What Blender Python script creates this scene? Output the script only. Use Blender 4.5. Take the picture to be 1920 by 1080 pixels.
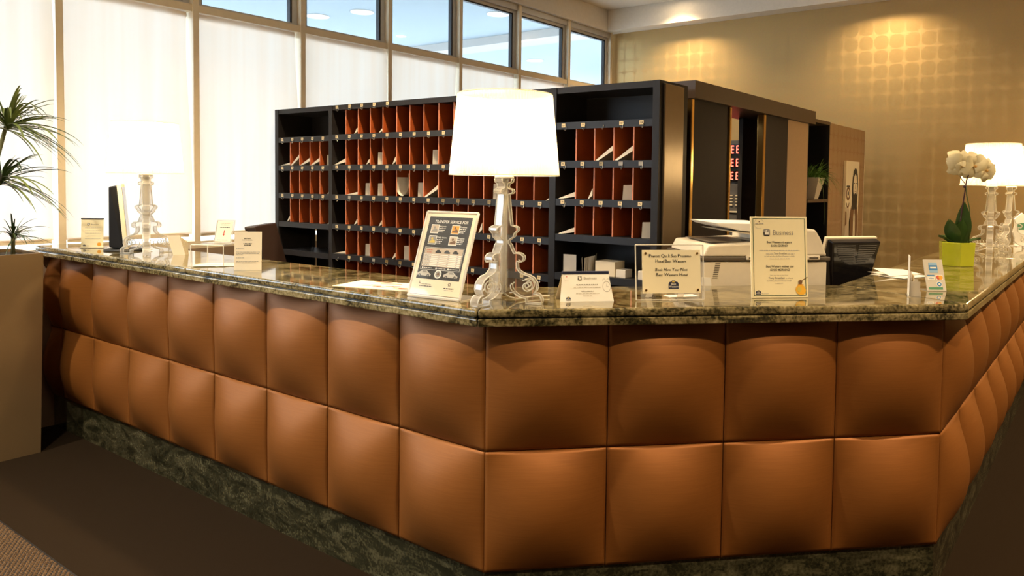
import bpy, bmesh, math, random
from mathutils import Vector, Matrix, Euler
R = math.radians
PI = math.pi
for o in list(bpy.data.objects):
    bpy.data.objects.remove(o, do_unlink=True)
scene = bpy.context.scene
try: scene.cycles.transparent_max_bounces = 32
except Exception: pass
C = scene.collection
rnd = random.Random(7)

# ------------------------------------------------------------------ camera
def make_camera():
    f_px, ppx, ppy = 1432.586, 1045.013, 409.508
    yaw, pitch, roll = R(36.26145), R(-2.60477), R(0.76977)
    f = Vector((math.cos(pitch)*math.cos(yaw), math.cos(pitch)*math.sin(yaw), math.sin(pitch)))
    r = Vector((math.sin(yaw), -math.cos(yaw), 0)); u = r.cross(f)
    r2 = r*math.cos(roll) + u*math.sin(roll); u2 = -r*math.sin(roll) + u*math.cos(roll)
    cam = bpy.data.cameras.new('camera'); ob = bpy.data.objects.new('camera', cam); C.objects.link(ob)
    m = Matrix((( r2.x, u2.x, -f.x, -1.91642), (r2.y, u2.y, -f.y, -1.69785), (r2.z, u2.z, -f.z, 1.53130), (0, 0, 0, 1)))
    ob.matrix_world = m
    cam.sensor_fit = 'HORIZONTAL'; cam.sensor_width = 36.0
    cam.lens = f_px/1920*36.0
    cam.shift_x = (960-ppx)/1920; cam.shift_y = (ppy-540)/1920
    cam.clip_start = 0.05; cam.clip_end = 200
    scene.camera = ob
make_camera()

# ------------------------------------------------------------------ world, lights, exposure
EXPOSURE = 0.92
SKY = 3.5
BULB = 100.0
SPOT = 225.0
w = bpy.data.worlds.new('daylight'); scene.world = w; w.use_nodes = True
bgn = w.node_tree.nodes['Background']
bgn.inputs[0].default_value = (0.78, 0.88, 1.0, 1); bgn.inputs[1].default_value = SKY
vs = scene.view_settings
vs.view_transform = 'Standard'; vs.look = 'None'; vs.gamma = 1.0; vs.use_curve_mapping = False
vs.exposure = EXPOSURE
CEIL = 3.70
WARM = (1.0, 0.74, 0.44)

# ------------------------------------------------------------------ materials
MATS = {}
def newmat(name):
    m = bpy.data.materials.new(name); m.use_nodes = True
    nt = m.node_tree
    for n in list(nt.nodes): nt.nodes.remove(n)
    out = nt.nodes.new('ShaderNodeOutputMaterial')
    MATS[name] = m
    return m, nt, out
def principled(nt, out, col=(.8, .8, .8), rough=.5, metal=0., spec=.5, coat=0., **k):
    b = nt.nodes.new('ShaderNodeBsdfPrincipled')
    b.inputs['Base Color'].default_value = (*col, 1); b.inputs['Roughness'].default_value = rough
    b.inputs['Metallic'].default_value = metal; b.inputs['Specular IOR Level'].default_value = spec
    b.inputs['Coat Weight'].default_value = coat
    nt.links.new(b.outputs[0], out.inputs[0])
    return b
def simple(name, col, rough=.5, metal=0., spec=.5, coat=0., noise=.06, scale=30., bump=0.):
    m, nt, out = newmat(name)
    b = principled(nt, out, col, rough, metal, spec, coat)
    tc = nt.nodes.new('ShaderNodeTexCoord'); nz = nt.nodes.new('ShaderNodeTexNoise'); nz.inputs['Scale'].default_value = scale
    nt.links.new(tc.outputs['Object'], nz.inputs['Vector'])
    if noise > 0:
        mx = nt.nodes.new('ShaderNodeMix'); mx.data_type = 'RGBA'
        mx.inputs[6].default_value = (*[max(0, c*(1-noise)) for c in col], 1); mx.inputs[7].default_value = (*[min(1, c*(1+noise)) for c in col], 1)
        nt.links.new(nz.outputs['Fac'], mx.inputs[0]); nt.links.new(mx.outputs[2], b.inputs['Base Color'])
    if bump > 0:
        bp = nt.nodes.new('ShaderNodeBump'); bp.inputs['Strength'].default_value = bump; bp.inputs['Distance'].default_value = .01
        nt.links.new(nz.outputs['Fac'], bp.inputs['Height']); nt.links.new(bp.outputs[0], b.inputs['Normal'])
    return m
def ramp(nt, stops):
    r = nt.nodes.new('ShaderNodeValToRGB'); e = r.color_ramp.elements
    while len(e) > 1: e.remove(e[-1])
    e[0].position = stops[0][0]; e[0].color = (*stops[0][1], 1)
    for p, c in stops[1:]:
        x = e.new(p); x.color = (*c, 1)
    return r
def math_node(nt, op, a, b=None):
    n = nt.nodes.new('ShaderNodeMath'); n.operation = op
    for i, v in enumerate((a, b)):
        if v is None: continue
        if isinstance(v, (int, float)): n.inputs[i].default_value = v
        else: nt.links.new(v, n.inputs[i])
    return n.outputs[0]
def emission(name, col, s):
    m, nt, out = newmat(name); e = nt.nodes.new('ShaderNodeEmission')
    e.inputs[0].default_value = (*col, 1); e.inputs[1].default_value = s
    nt.links.new(e.outputs[0], out.inputs[0]); return m
def granite(name, cols, rough, scale=1.0):
    m, nt, out = newmat(name)
    b = principled(nt, out, (.2, .2, .1), rough, spec=.6, coat=.35); b.inputs['Coat Roughness'].default_value = .03
    tc = nt.nodes.new('ShaderNodeTexCoord')
    n1 = nt.nodes.new('ShaderNodeTexNoise'); n1.inputs['Scale'].default_value = 5*scale; n1.inputs['Detail'].default_value = 8; n1.inputs['Distortion'].default_value = 1.6; n1.inputs['Roughness'].default_value = .65
    n2 = nt.nodes.new('ShaderNodeTexNoise'); n2.inputs['Scale'].default_value = 90*scale; n2.inputs['Detail'].default_value = 4
    mp = nt.nodes.new('ShaderNodeMapping'); mp.inputs['Scale'].default_value = (1, 1, 2.2); mp.inputs['Rotation'].default_value = (.3, .5, .6)
    nt.links.new(tc.outputs['Object'], mp.inputs[0]); nt.links.new(mp.outputs[0], n1.inputs['Vector']); nt.links.new(tc.outputs['Object'], n2.inputs['Vector'])
    s = math_node(nt, 'ADD', math_node(nt, 'MULTIPLY', n1.outputs['Fac'], .66), math_node(nt, 'MULTIPLY', n2.outputs['Fac'], .34))
    r = ramp(nt, cols); nt.links.new(s, r.inputs[0]); nt.links.new(r.outputs[0], b.inputs['Base Color'])
    return m
granite('granite', [(.36, (.012, .011, .006)), (.44, (.05, .042, .017)), (.50, (.17, .135, .06)), (.56, (.27, .215, .105)), (.64, (.40, .33, .18))], .06)
granite('granite_plinth', [(.36, (.008, .009, .005)), (.46, (.022, .022, .011)), (.54, (.058, .054, .028)), (.66, (.13, .118, .068))], .22)

def copper():
    m, nt, out = newmat('copper_panel')
    b = principled(nt, out, (.29, .108, .023), .48, metal=.35, spec=.35)
    tc = nt.nodes.new('ShaderNodeTexCoord'); mp = nt.nodes.new('ShaderNodeMapping'); mp.inputs['Scale'].default_value = (6, 6, 260)
    nz = nt.nodes.new('ShaderNodeTexNoise'); nz.inputs['Scale'].default_value = 1.5; nz.inputs['Detail'].default_value = 3
    nt.links.new(tc.outputs['Object'], mp.inputs[0]); nt.links.new(mp.outputs[0], nz.inputs['Vector'])
    r = ramp(nt, [(.3, (.255, .090, .017)), (.7, (.29, .104, .021))]); nt.links.new(nz.outputs['Fac'], r.inputs[0]); nt.links.new(r.outputs[0], b.inputs['Base Color'])
    bp = nt.nodes.new('ShaderNodeBump'); bp.inputs['Strength'].default_value = .06; bp.inputs['Distance'].default_value = .002
    nt.links.new(nz.outputs['Fac'], bp.inputs['Height']); nt.links.new(bp.outputs[0], b.inputs['Normal'])
copper()

def wallpaper(name, axis, c0, c1, pitch):
    m, nt, out = newmat(name)
    b = principled(nt, out, c0, .55, metal=.25)
    g = nt.nodes.new('ShaderNodeNewGeometry'); sp = nt.nodes.new('ShaderNodeSeparateXYZ'); nt.links.new(g.outputs['Position'], sp.inputs[0])
    def cell(s): return math_node(nt, 'SUBTRACT', math_node(nt, 'FRACT', math_node(nt, 'MULTIPLY', math_node(nt, 'ADD', s, 20.0), 1/pitch)), .5)
    a = cell(sp.outputs[axis]); c = cell(sp.outputs[2])
    p4 = math_node(nt, 'ADD', math_node(nt, 'POWER', math_node(nt, 'ABSOLUTE', a), 2.6), math_node(nt, 'POWER', math_node(nt, 'ABSOLUTE', c), 2.6))
    dot = math_node(nt, 'LESS_THAN', p4, .47**2.6)
    mx = nt.nodes.new('ShaderNodeMix'); mx.data_type = 'RGBA'; mx.inputs[6].default_value = (*c0, 1); mx.inputs[7].default_value = (*c1, 1)
    nt.links.new(dot, mx.inputs[0])
    nz = nt.nodes.new('ShaderNodeTexNoise'); nz.inputs['Scale'].default_value = 60; nt.links.new(g.outputs['Position'], nz.inputs['Vector'])
    mv = nt.nodes.new('ShaderNodeMix'); mv.data_type = 'RGBA'; mv.blend_type = 'MULTIPLY'; mv.inputs[0].default_value = .12
    nt.links.new(mx.outputs[2], mv.inputs[6]); nt.links.new(nz.outputs['Color'], mv.inputs[7]); nt.links.new(mv.outputs[2], b.inputs['Base Color'])
    nt.links.new(math_node(nt, 'SUBTRACT', .56, math_node(nt, 'MULTIPLY', dot, .18)), b.inputs['Roughness'])
    nt.links.new(math_node(nt, 'ADD', .2, math_node(nt, 'MULTIPLY', dot, .28)), b.inputs['Metallic'])
wallpaper('wallpaper', 1, (.56, .385, .16), (.565, .39, .16), .15)
wallpaper('wallpaper_pale', 0, (.46, .30, .17), (.49, .33, .19), .12)

simple('ceiling_paint', (.86, .80, .70), .8)
simple('plaster', (.30, .21, .14), .8)
simple('mullion', (.88, .76, .56), .40, metal=.1)
simple('gasket', (.02, .022, .025), .5)
simple('frame_grey', (.60, .58, .54), .4, metal=.3)
simple('carpet', (.018, .0108, .005), 1.0, spec=.08, noise=.45, scale=420, bump=.35)
simple('soil', (.03, .02, .012), .95, noise=.4, scale=60, bump=.4)
simple('rack_black', (.020, .018, .018), .45, spec=.25, noise=.15)
simple('rack_inside', (.012, .010, .010), .55)
simple('rack_orange', (.42, .085, .018), .42, noise=.25, scale=14)
simple('rack_bronze', (.22, .17, .12), .28, metal=.7)
simple('divider_edge', (.75, .25, .12), .45)
simple('rail', (.022, .023, .028), .42, spec=.3)
simple('tag_cream', (.85, .68, .38), .5)
simple('tag_gold', (.34, .24, .10), .4, metal=.3)
simple('tag_grey', (.40, .38, .34), .5)
simple('ink', (.015, .014, .015), .6, noise=0)
simple('hook', (.7, .68, .62), .25, metal=1.)
simple('paper', (.86, .80, .70), .75, noise=.03)
simple('paper_dim', (.84, .77, .66), .75, noise=.03)
simple('paper_cream', (.95, .86, .60), .6, noise=.02)
simple('paper_yellow', (.96, .86, .56), .6, noise=.02)
simple('paper_white', (.92, .90, .84), .55, noise=.02)
simple('paper_warm', (.92, .80, .58), .6, noise=.02)
simple('brass', (.80, .50, .16), .16, metal=1.)
simple('door_dark', (.030, .022, .020), .6, spec=.2, noise=.12)
simple('fascia_brown', (.085, .055, .036), .4, noise=.1)
simple('panel_beige', (.48, .32, .19), .5)
simple('black', (.008, .008, .009), .45)
simple('black_gloss', (.010, .009, .010), .18, coat=.5)
simple('chair_brown', (.028, .014, .009), .45)
simple('plastic_cream', (.78, .70, .56), .42)
simple('plastic_grey', (.52, .46, .37), .45)
simple('plastic_dark', (.10, .08, .06), .4)
simple('chrome', (.8, .8, .8), .15, metal=1.)
simple('planter_metal', (.27, .18, .085), .40, metal=.5, noise=.15, scale=3)
simple('pot_green', (.52, .56, .03), .10, coat=.8, noise=.05)
simple('pot_white', (.80, .72, .60), .35)
simple('desk_wood', (.10, .055, .03), .35, noise=.2, scale=8)
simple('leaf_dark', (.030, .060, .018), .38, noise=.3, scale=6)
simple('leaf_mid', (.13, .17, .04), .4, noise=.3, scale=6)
simple('leaf_orchid', (.045, .10, .020), .3, noise=.25, scale=10, coat=.3)
simple('leaf_fern', (.12, .26, .04), .5, noise=.4, scale=20)
simple('stem_purple', (.05, .015, .02), .5)
simple('stem_green', (.09, .13, .03), .5)
simple('trunk', (.11, .11, .045), .8, noise=.3, scale=30, bump=.4)
simple('petal', (.93, .82, .50), .55, noise=.05)
simple('petal_heart', (.75, .42, .10), .5)
simple('white_plastic', (.85, .82, .76), .4)
simple('cord_white', (.85, .80, .70), .5)
simple('navy', (.02, .025, .07), .5, noise=0)
simple('print_black', (.030, .027, .022), .5, noise=0)
simple('print_grey', (.33, .31, .28), .6, noise=0)
simple('print_lightgrey', (.60, .56, .48), .6, noise=0)
simple('print_white', (.90, .86, .76), .6, noise=0)
simple('print_red', (.62, .09, .05), .6, noise=0)
simple('print_orange', (.85, .38, .03), .6, noise=0)
simple('print_honey', (.95, .52, .05), .5, noise=.05)
simple('print_yellow', (.75, .55, .10), .6, noise=0)
simple('print_blue', (.04, .22, .52), .5, noise=0)
simple('print_sky', (.30, .50, .70), .5, noise=0)
simple('print_brown', (.20, .10, .04), .6, noise=0)
simple('print_tan', (.62, .50, .36), .6, noise=0)
simple('print_green', (.08, .28, .14), .6, noise=0)
simple('canopy', (.34, .41, .46), .85)
simple('canopy_beam', (.45, .44, .42), .8)
simple('outside_wall', (.16, .20, .20), .8)
simple('paving', (.72, .72, .70), .9)
simple('led_case', (.12, .115, .11), .4)
emission('led_red', (1, .10, .06), 3.0)
emission('bulb_glow', (1.0, .74, .40), BULB)
emission('downlight_glow', WARM, 18.0)
emission('canopy_light', (1, .93, .82), 6.0)

def blind_mat():
    m, nt, out = newmat('blind_fabric')
    d = nt.nodes.new('ShaderNodeBsdfDiffuse'); t = nt.nodes.new('ShaderNodeBsdfTranslucent'); mx = nt.nodes.new('ShaderNodeMixShader')
    tc = nt.nodes.new('ShaderNodeTexCoord'); mp = nt.nodes.new('ShaderNodeMapping'); mp.inputs['Scale'].default_value = (9, 1, .35)
    nz = nt.nodes.new('ShaderNodeTexNoise'); nz.inputs['Scale'].default_value = 1.2; nz.inputs['Detail'].default_value = 3
    nt.links.new(tc.outputs['Object'], mp.inputs[0]); nt.links.new(mp.outputs[0], nz.inputs['Vector'])
    r = ramp(nt, [(.3, (.97, .81, .66)), (.7, (.99, .87, .75))]); nt.links.new(nz.outputs['Fac'], r.inputs[0])
    nt.links.new(r.outputs[0], d.inputs[0]); nt.links.new(r.outputs[0], t.inputs[0]); mx.inputs[0].default_value = .5
    nt.links.new(d.outputs[0], mx.inputs[1]); nt.links.new(t.outputs[0], mx.inputs[2]); nt.links.new(mx.outputs[0], out.inputs[0])
blind_mat()
def shade_mat():
    m, nt, out = newmat('lamp_shade')
    t = nt.nodes.new('ShaderNodeBsdfTranslucent'); t.inputs[0].default_value = (.95, .90, .78, 1)
    tr = nt.nodes.new('ShaderNodeBsdfTransparent'); tr.inputs[0].default_value = (.97, .93, .84, 1)
    gl = nt.nodes.new('ShaderNodeBsdfGlossy'); gl.inputs['Roughness'].default_value = .12
    d = nt.nodes.new('ShaderNodeBsdfDiffuse'); d.inputs[0].default_value = (.9, .86, .76, 1)
    a = nt.nodes.new('ShaderNodeMixShader'); a.inputs[0].default_value = .60; nt.links.new(t.outputs[0], a.inputs[1]); nt.links.new(tr.outputs[0], a.inputs[2])
    b = nt.nodes.new('ShaderNodeMixShader'); b.inputs[0].default_value = .18; nt.links.new(a.outputs[0], b.inputs[1]); nt.links.new(d.outputs[0], b.inputs[2])
    c = nt.nodes.new('ShaderNodeMixShader'); c.inputs[0].default_value = .06; nt.links.new(b.outputs[0], c.inputs[1]); nt.links.new(gl.outputs[0], c.inputs[2])
    nt.links.new(c.outputs[0], out.inputs[0])
shade_mat()
def clear(name, tint, base, frost=0., frostcol=(.95, .9, .8)):
    # clear sheet: transparent body, Fresnel gloss, and a share of milky scatter
    m, nt, out = newmat(name)
    tr = nt.nodes.new('ShaderNodeBsdfTransparent'); tr.inputs[0].default_value = (*tint, 1)
    gl = nt.nodes.new('ShaderNodeBsdfGlossy'); gl.inputs['Roughness'].default_value = .03
    lw = nt.nodes.new('ShaderNodeLayerWeight'); lw.inputs[0].default_value = .5
    schlick = math_node(nt, 'ADD', .04, math_node(nt, 'MULTIPLY', math_node(nt, 'POWER', lw.outputs['Facing'], 5.0), .90))
    body = tr
    if frost > 0:
        ts = nt.nodes.new('ShaderNodeBsdfTranslucent'); ts.inputs[0].default_value = (*frostcol, 1)
        df = nt.nodes.new('ShaderNodeBsdfDiffuse'); df.inputs[0].default_value = (*frostcol, 1)
        f2 = nt.nodes.new('ShaderNodeMixShader'); nt.links.new(ts.outputs[0], f2.inputs[1]); nt.links.new(df.outputs[0], f2.inputs[2])
        f3 = nt.nodes.new('ShaderNodeMixShader'); f3.inputs[0].default_value = frost; nt.links.new(tr.outputs[0], f3.inputs[1]); nt.links.new(f2.outputs[0], f3.inputs[2])
        body = f3
    mx = nt.nodes.new('ShaderNodeMixShader')
    nt.links.new(math_node(nt, 'ADD', schlick, base), mx.inputs[0])
    nt.links.new(body.outputs[0], mx.inputs[1]); nt.links.new(gl.outputs[0], mx.inputs[2]); nt.links.new(mx.outputs[0], out.inputs[0])
clear('glass', (.93, .96, .97), .0)
clear('acrylic_clear', (.985, .98, .97), .0)
clear('acrylic', (.97, .965, .95), .03, .04)
clear('acrylic_edge', (.97, .96, .94), .12, .42, (1, .97, .9))  # milky white stands in for light carried out to the clear edges
clear('acrylic_bead', (.95, .94, .9), .10, .92, (1, .98, .92))  # near-opaque white: the bright light-piped outline is put into the colour

def mat_weave():
    m, nt, out = newmat('mat_weave')
    b = principled(nt, out, (.2, .12, .05), .8)
    tc = nt.nodes.new('ShaderNodeTexCoord'); v = nt.nodes.new('ShaderNodeTexNoise'); v.inputs['Scale'].default_value = 300
    nt.links.new(tc.outputs['Object'], v.inputs['Vector'])
    r = ramp(nt, [(.35, (.035, .017, .006)), (.65, (.20, .115, .05))]); nt.links.new(v.outputs['Fac'], r.inputs[0]); nt.links.new(r.outputs[0], b.inputs['Base Color'])
mat_weave()
# ------------------------------------------------------------------ helpers
def M(n): return MATS[n]
def tag(o, label=None, cat=None, group=None, kind=None):
    if label: o['label'] = label
    if cat: o['category'] = cat
    if group: o['group'] = group
    if kind: o['kind'] = kind
    return o
def link(name, me, parent=None):
    o = bpy.data.objects.new(name, me); C.objects.link(o); o.parent = parent; return o
def thing(name, label, cat, loc=(0, 0, 0), rot=(0, 0, 0), group=None):
    o = bpy.data.objects.new(name, None); C.objects.link(o)
    o.empty_display_size = .05
    o.location = loc; o.rotation_euler = rot
    return tag(o, label, cat, group)
class MB:
    def __init__(s): s.v = []; s.f = []
    def add(s, v, f):
        n = len(s.v); s.v += [tuple(p) for p in v]; s.f += [tuple(i+n for i in q) for q in f]; return s
    def box(s, x0, x1, y0, y1, z0, z1):
        return s.add([(x0, y0, z0), (x1, y0, z0), (x1, y1, z0), (x0, y1, z0), (x0, y0, z1), (x1, y0, z1), (x1, y1, z1), (x0, y1, z1)],
                     [(0, 3, 2, 1), (4, 5, 6, 7), (0, 1, 5, 4), (1, 2, 6, 5), (2, 3, 7, 6), (3, 0, 4, 7)])
    def prism(s, poly, z0, z1):
        n = len(poly)
        return s.add([(x, y, z0) for x, y in poly]+[(x, y, z1) for x, y in poly],
                     [tuple(range(n-1, -1, -1)), tuple(range(n, 2*n))]+[(i, (i+1) % n, n+(i+1) % n, n+i) for i in range(n)])
    def prism_y(s, poly, y0, y1):     # polygon in x,z
        n = len(poly)
        return s.add([(x, y0, z) for x, z in poly]+[(x, y1, z) for x, z in poly],
                     [tuple(range(n)), tuple(range(2*n-1, n-1, -1))]+[(i, n+i, n+(i+1) % n, (i+1) % n) for i in range(n)])
    def prism_x(s, poly, x0, x1):     # polygon in y,z
        n = len(poly)
        return s.add([(x0, y, z) for y, z in poly]+[(x1, y, z) for y, z in poly],
                     [tuple(range(n-1, -1, -1)), tuple(range(n, 2*n))]+[(i, (i+1) % n, n+(i+1) % n, n+i) for i in range(n)])
    def tube(s, pts, r, k=6, caps=True):
        pts = [Vector(p) for p in pts]; n = len(pts); rs = r if isinstance(r, (list, tuple)) else [r]*n
        v = []; up = None
        for i, p in enumerate(pts):
            t = (pts[min(i+1, n-1)]-pts[max(i-1, 0)])
            t = t.normalized() if t.length > 1e-9 else Vector((0, 0, 1))
            if up is None: up = Vector((0, 0, 1)) if abs(t.z) < .9 else Vector((1, 0, 0))
            a = t.cross(up)
            if a.length < 1e-6: a = t.orthogonal()
            a.normalize(); b = a.cross(t).normalized(); up = b
            for j in range(k):
                g = 2*PI*j/k; v.append(p+a*rs[i]*math.cos(g)+b*rs[i]*math.sin(g))
        f = [(i*k+j, i*k+(j+1) % k, (i+1)*k+(j+1) % k, (i+1)*k+j) for i in range(n-1) for j in range(k)]
        if caps: f += [tuple(range(k-1, -1, -1)), tuple((n-1)*k+j for j in range(k))]
        return s.add(v, f)
    def lathe(s, prof, k=24, cx=0, cy=0, caps=True):
        v = [(cx+r*math.cos(2*PI*j/k), cy+r*math.sin(2*PI*j/k), z) for r, z in prof for j in range(k)]
        n = len(prof)
        f = [(i*k+j, i*k+(j+1) % k, (i+1)*k+(j+1) % k, (i+1)*k+j) for i in range(n-1) for j in range(k)]
        if caps: f += [tuple(range(k-1, -1, -1)), tuple((n-1)*k+j for j in range(k))]
        return s.add(v, f)
    def ball(s, c, r, k=12, sz=1.0):
        n = k//2; v = []
        for i in range(n+1):
            a = PI*i/n-PI/2
            for j in range(k):
                g = 2*PI*j/k; v.append((c[0]+r*math.cos(a)*math.cos(g), c[1]+r*math.cos(a)*math.sin(g), c[2]+r*sz*math.sin(a)))
        return s.add(v, [(i*k+j, i*k+(j+1) % k, (i+1)*k+(j+1) % k, (i+1)*k+j) for i in range(n) for j in range(k)])
    def mesh(s, mat=None, smooth=False):
        me = bpy.data.meshes.new('m'); me.from_pydata(s.v, [], s.f); me.update()
        if mat: me.materials.append(M(mat))
        if smooth:
            for p in me.polygons: p.use_smooth = True
        return me
    def build(s, name, mat, parent=None, smooth=False, bevel=0., seg=2):
        o = link(name, s.mesh(mat, smooth), parent)
        o.data.name = name
        if bevel:
            b = o.modifiers.new('bevel', 'BEVEL'); b.width = bevel; b.segments = seg; b.limit_method = 'ANGLE'; b.angle_limit = R(40)
            b.harden_normals = False
        return o
def box(name, mat, parent, x0, x1, y0, y1, z0, z1, bevel=0.):
    return MB().box(x0, x1, y0, y1, z0, z1).build(name, mat, parent, bevel=bevel)
def struct(o): o['kind'] = 'structure'; return o

_tc = {}
def text_geo(s, bold=False):
    key = (s, bold)
    if key not in _tc:
        cu = bpy.data.curves.new('t', 'FONT'); cu.body = s; cu.size = 1.0; cu.align_x = 'LEFT'; cu.resolution_u = 2
        if bold: cu.offset = .011
        ob = bpy.data.objects.new('t', cu); C.objects.link(ob)
        dg = bpy.context.evaluated_depsgraph_get(); dg.update()
        me = bpy.data.meshes.new_from_object(ob.evaluated_get(dg))
        v = [(p.co.x, p.co.y) for p in me.vertices]; f = [tuple(p.vertices) for p in me.polygons]
        bpy.data.objects.remove(ob); bpy.data.curves.remove(cu); bpy.data.meshes.remove(me)
        _tc[key] = (v, f)
    return _tc[key]
class Print:
    """flat print on a sheet standing in local x-z and facing local -y; (u,v) from its bottom left corner"""
    def __init__(s, parent, w, h, y): s.p = parent; s.w = w; s.h = h; s.y = y; s.m = {}
    def mb(s, mat): return s.m.setdefault(mat, MB())
    def q(s, mat, poly, layer=1):
        y = s.y-.0005*layer; n = len(poly)
        s.mb(mat).add([(u-s.w/2, y, v) for u, v in poly], [tuple(range(n))])
    def rect(s, mat, u0, u1, v0, v1, layer=1): s.q(mat, [(u0, v0), (u1, v0), (u1, v1), (u0, v1)], layer)
    def frame(s, mat, u0, u1, v0, v1, t, layer=1):
        s.rect(mat, u0, u1, v0, v0+t, layer); s.rect(mat, u0, u1, v1-t, v1, layer)
        s.rect(mat, u0, u0+t, v0+t, v1-t, layer); s.rect(mat, u1-t, u1, v0+t, v1-t, layer)
    def disc(s, mat, u, v, ru, rv=None, layer=1, n=20):
        rv = rv or ru; s.q(mat, [(u+ru*math.cos(2*PI*i/n), v+rv*math.sin(2*PI*i/n)) for i in range(n)], layer)
    def arc(s, mat, u, v, r, t, a0, a1, layer=1, n=16, sv=1.0):
        for i in range(n):
            a = a0+(a1-a0)*i/n; b = a0+(a1-a0)*(i+1)/n
            s.q(mat, [(u+r*math.cos(a), v+r*sv*math.sin(a)), (u+r*math.cos(b), v+r*sv*math.sin(b)), (u+(r-t)*math.cos(b), v+(r-t)*sv*math.sin(b)), (u+(r-t)*math.cos(a), v+(r-t)*sv*math.sin(a))], layer)
    def text(s, mat, t, u, v, size, width=None, align='C', bold=False, layer=2, shear=0.):
        vs_, f = text_geo(t, bold)
        if not vs_: return
        x0 = min(p[0] for p in vs_); x1 = max(p[0] for p in vs_)
        sx = size if width is None else width/(x1-x0)
        wd = (x1-x0)*sx; ox = u-(wd/2 if align == 'C' else 0)
        y = s.y-.0005*layer
        s.mb(mat).add([((p[0]-x0)*sx+ox-s.w/2+p[1]*size*shear, y, v+p[1]*size) for p in vs_], f)
    def greek(s, mat, u0, u1, v, hgt, seed=0, layer=2):
        r = random.Random(seed); u = u0
        while u < u1:
            l = min(r.uniform(.003, .012), u1-u)
            if l > .001: s.rect(mat, u, u+l, v, v+hgt, layer)
            u += l+.0022
    def badge(s, u, v, k):
        # crowned hotel crest, k = width
        n = 'navy'
        s.q(n, [(u-k*.5, v-k*.34), (u+k*.5, v-k*.34), (u+k*.5, v+k*.12), (u+k*.40, v+k*.30), (u+k*.2, v+k*.34), (u+k*.16, v+k*.44), (u-k*.16, v+k*.44), (u-k*.2, v+k*.34), (u-k*.40, v+k*.30), (u-k*.5, v+k*.12)], 1)
        s.q('print_yellow', [(u-k*.13, v+k*.26), (u+k*.13, v+k*.26), (u+k*.17, v+k*.40), (u+k*.07, v+k*.33), (u, v+k*.42), (u-k*.07, v+k*.33), (u-k*.17, v+k*.40)], 2)
        s.text('print_white', 'Best', u, v+k*.02, k*.28, bold=True, layer=2)
        s.text('print_white', 'Western', u, v-k*.22, k*.26, width=k*.9, bold=True, layer=2)
    def logo_b(s, u, v, k):
        # square rounded icon with a figure and a page
        s.q('print_grey', [(u-k*.5, v-k*.36), (u-k*.36, v-k*.5), (u+k*.36, v-k*.5), (u+k*.5, v-k*.36), (u+k*.5, v+k*.36), (u+k*.36, v+k*.5), (u-k*.36, v+k*.5), (u-k*.5, v+k*.36)], 1)
        s.rect('print_black', u-k*.5, u-k*.30, v-k*.36, v+k*.05, 2); s.rect('print_black', u-k*.36, u+k*.36, v-k*.5, v-k*.36, 2)
        s.disc('print_white', u-k*.05, v+k*.24, k*.13, layer=2, n=10)
        s.q('print_white', [(u-k*.28, v-k*.28), (u+k*.30, v-k*.28), (u+k*.30, v+k*.12), (u+k*.08, v-k*.02), (u-k*.05, v+k*.10), (u-k*.28, v+k*.12)], 2)
    def done(s, label=None):
        for k, mb in s.m.items():
            o = mb.build('print', k, s.p)
            if label: o['label'] = label

# ------------------------------------------------------------------ room
XB, YW, X0, Y0 = 6.4247, 3.55, -5.0, -6.0
FLR = struct(box('floor', 'carpet', None, X0, XB+.2, Y0, YW+.2, -.10, 0))
struct(box('ceiling', 'ceiling_paint', None, X0, XB+.2, Y0, YW+.2, CEIL, CEIL+.1))
struct(box('wall_back', 'wallpaper', None, XB, XB+.2, Y0, YW+.2, 0, CEIL))
struct(box('wall_left', 'plaster', None, X0-.2, X0, Y0, YW+.2, 0, CEIL))
struct(box('wall_front', 'plaster', None, X0, XB, Y0-.2, Y0, 0, CEIL))
struct(box('trim_1', 'ceiling_paint', None, 6.205, XB-.001, Y0+.01, YW-.03, 3.443, CEIL-.001))
struct(box('trim_2', 'ceiling_paint', None, X0+.01, XB-.001, YW-.028, YW+.12, 3.443, CEIL-.001))
struct(box('wall_sill', 'plaster', None, X0, XB, YW, YW+.18, 0, 1.04))
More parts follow.
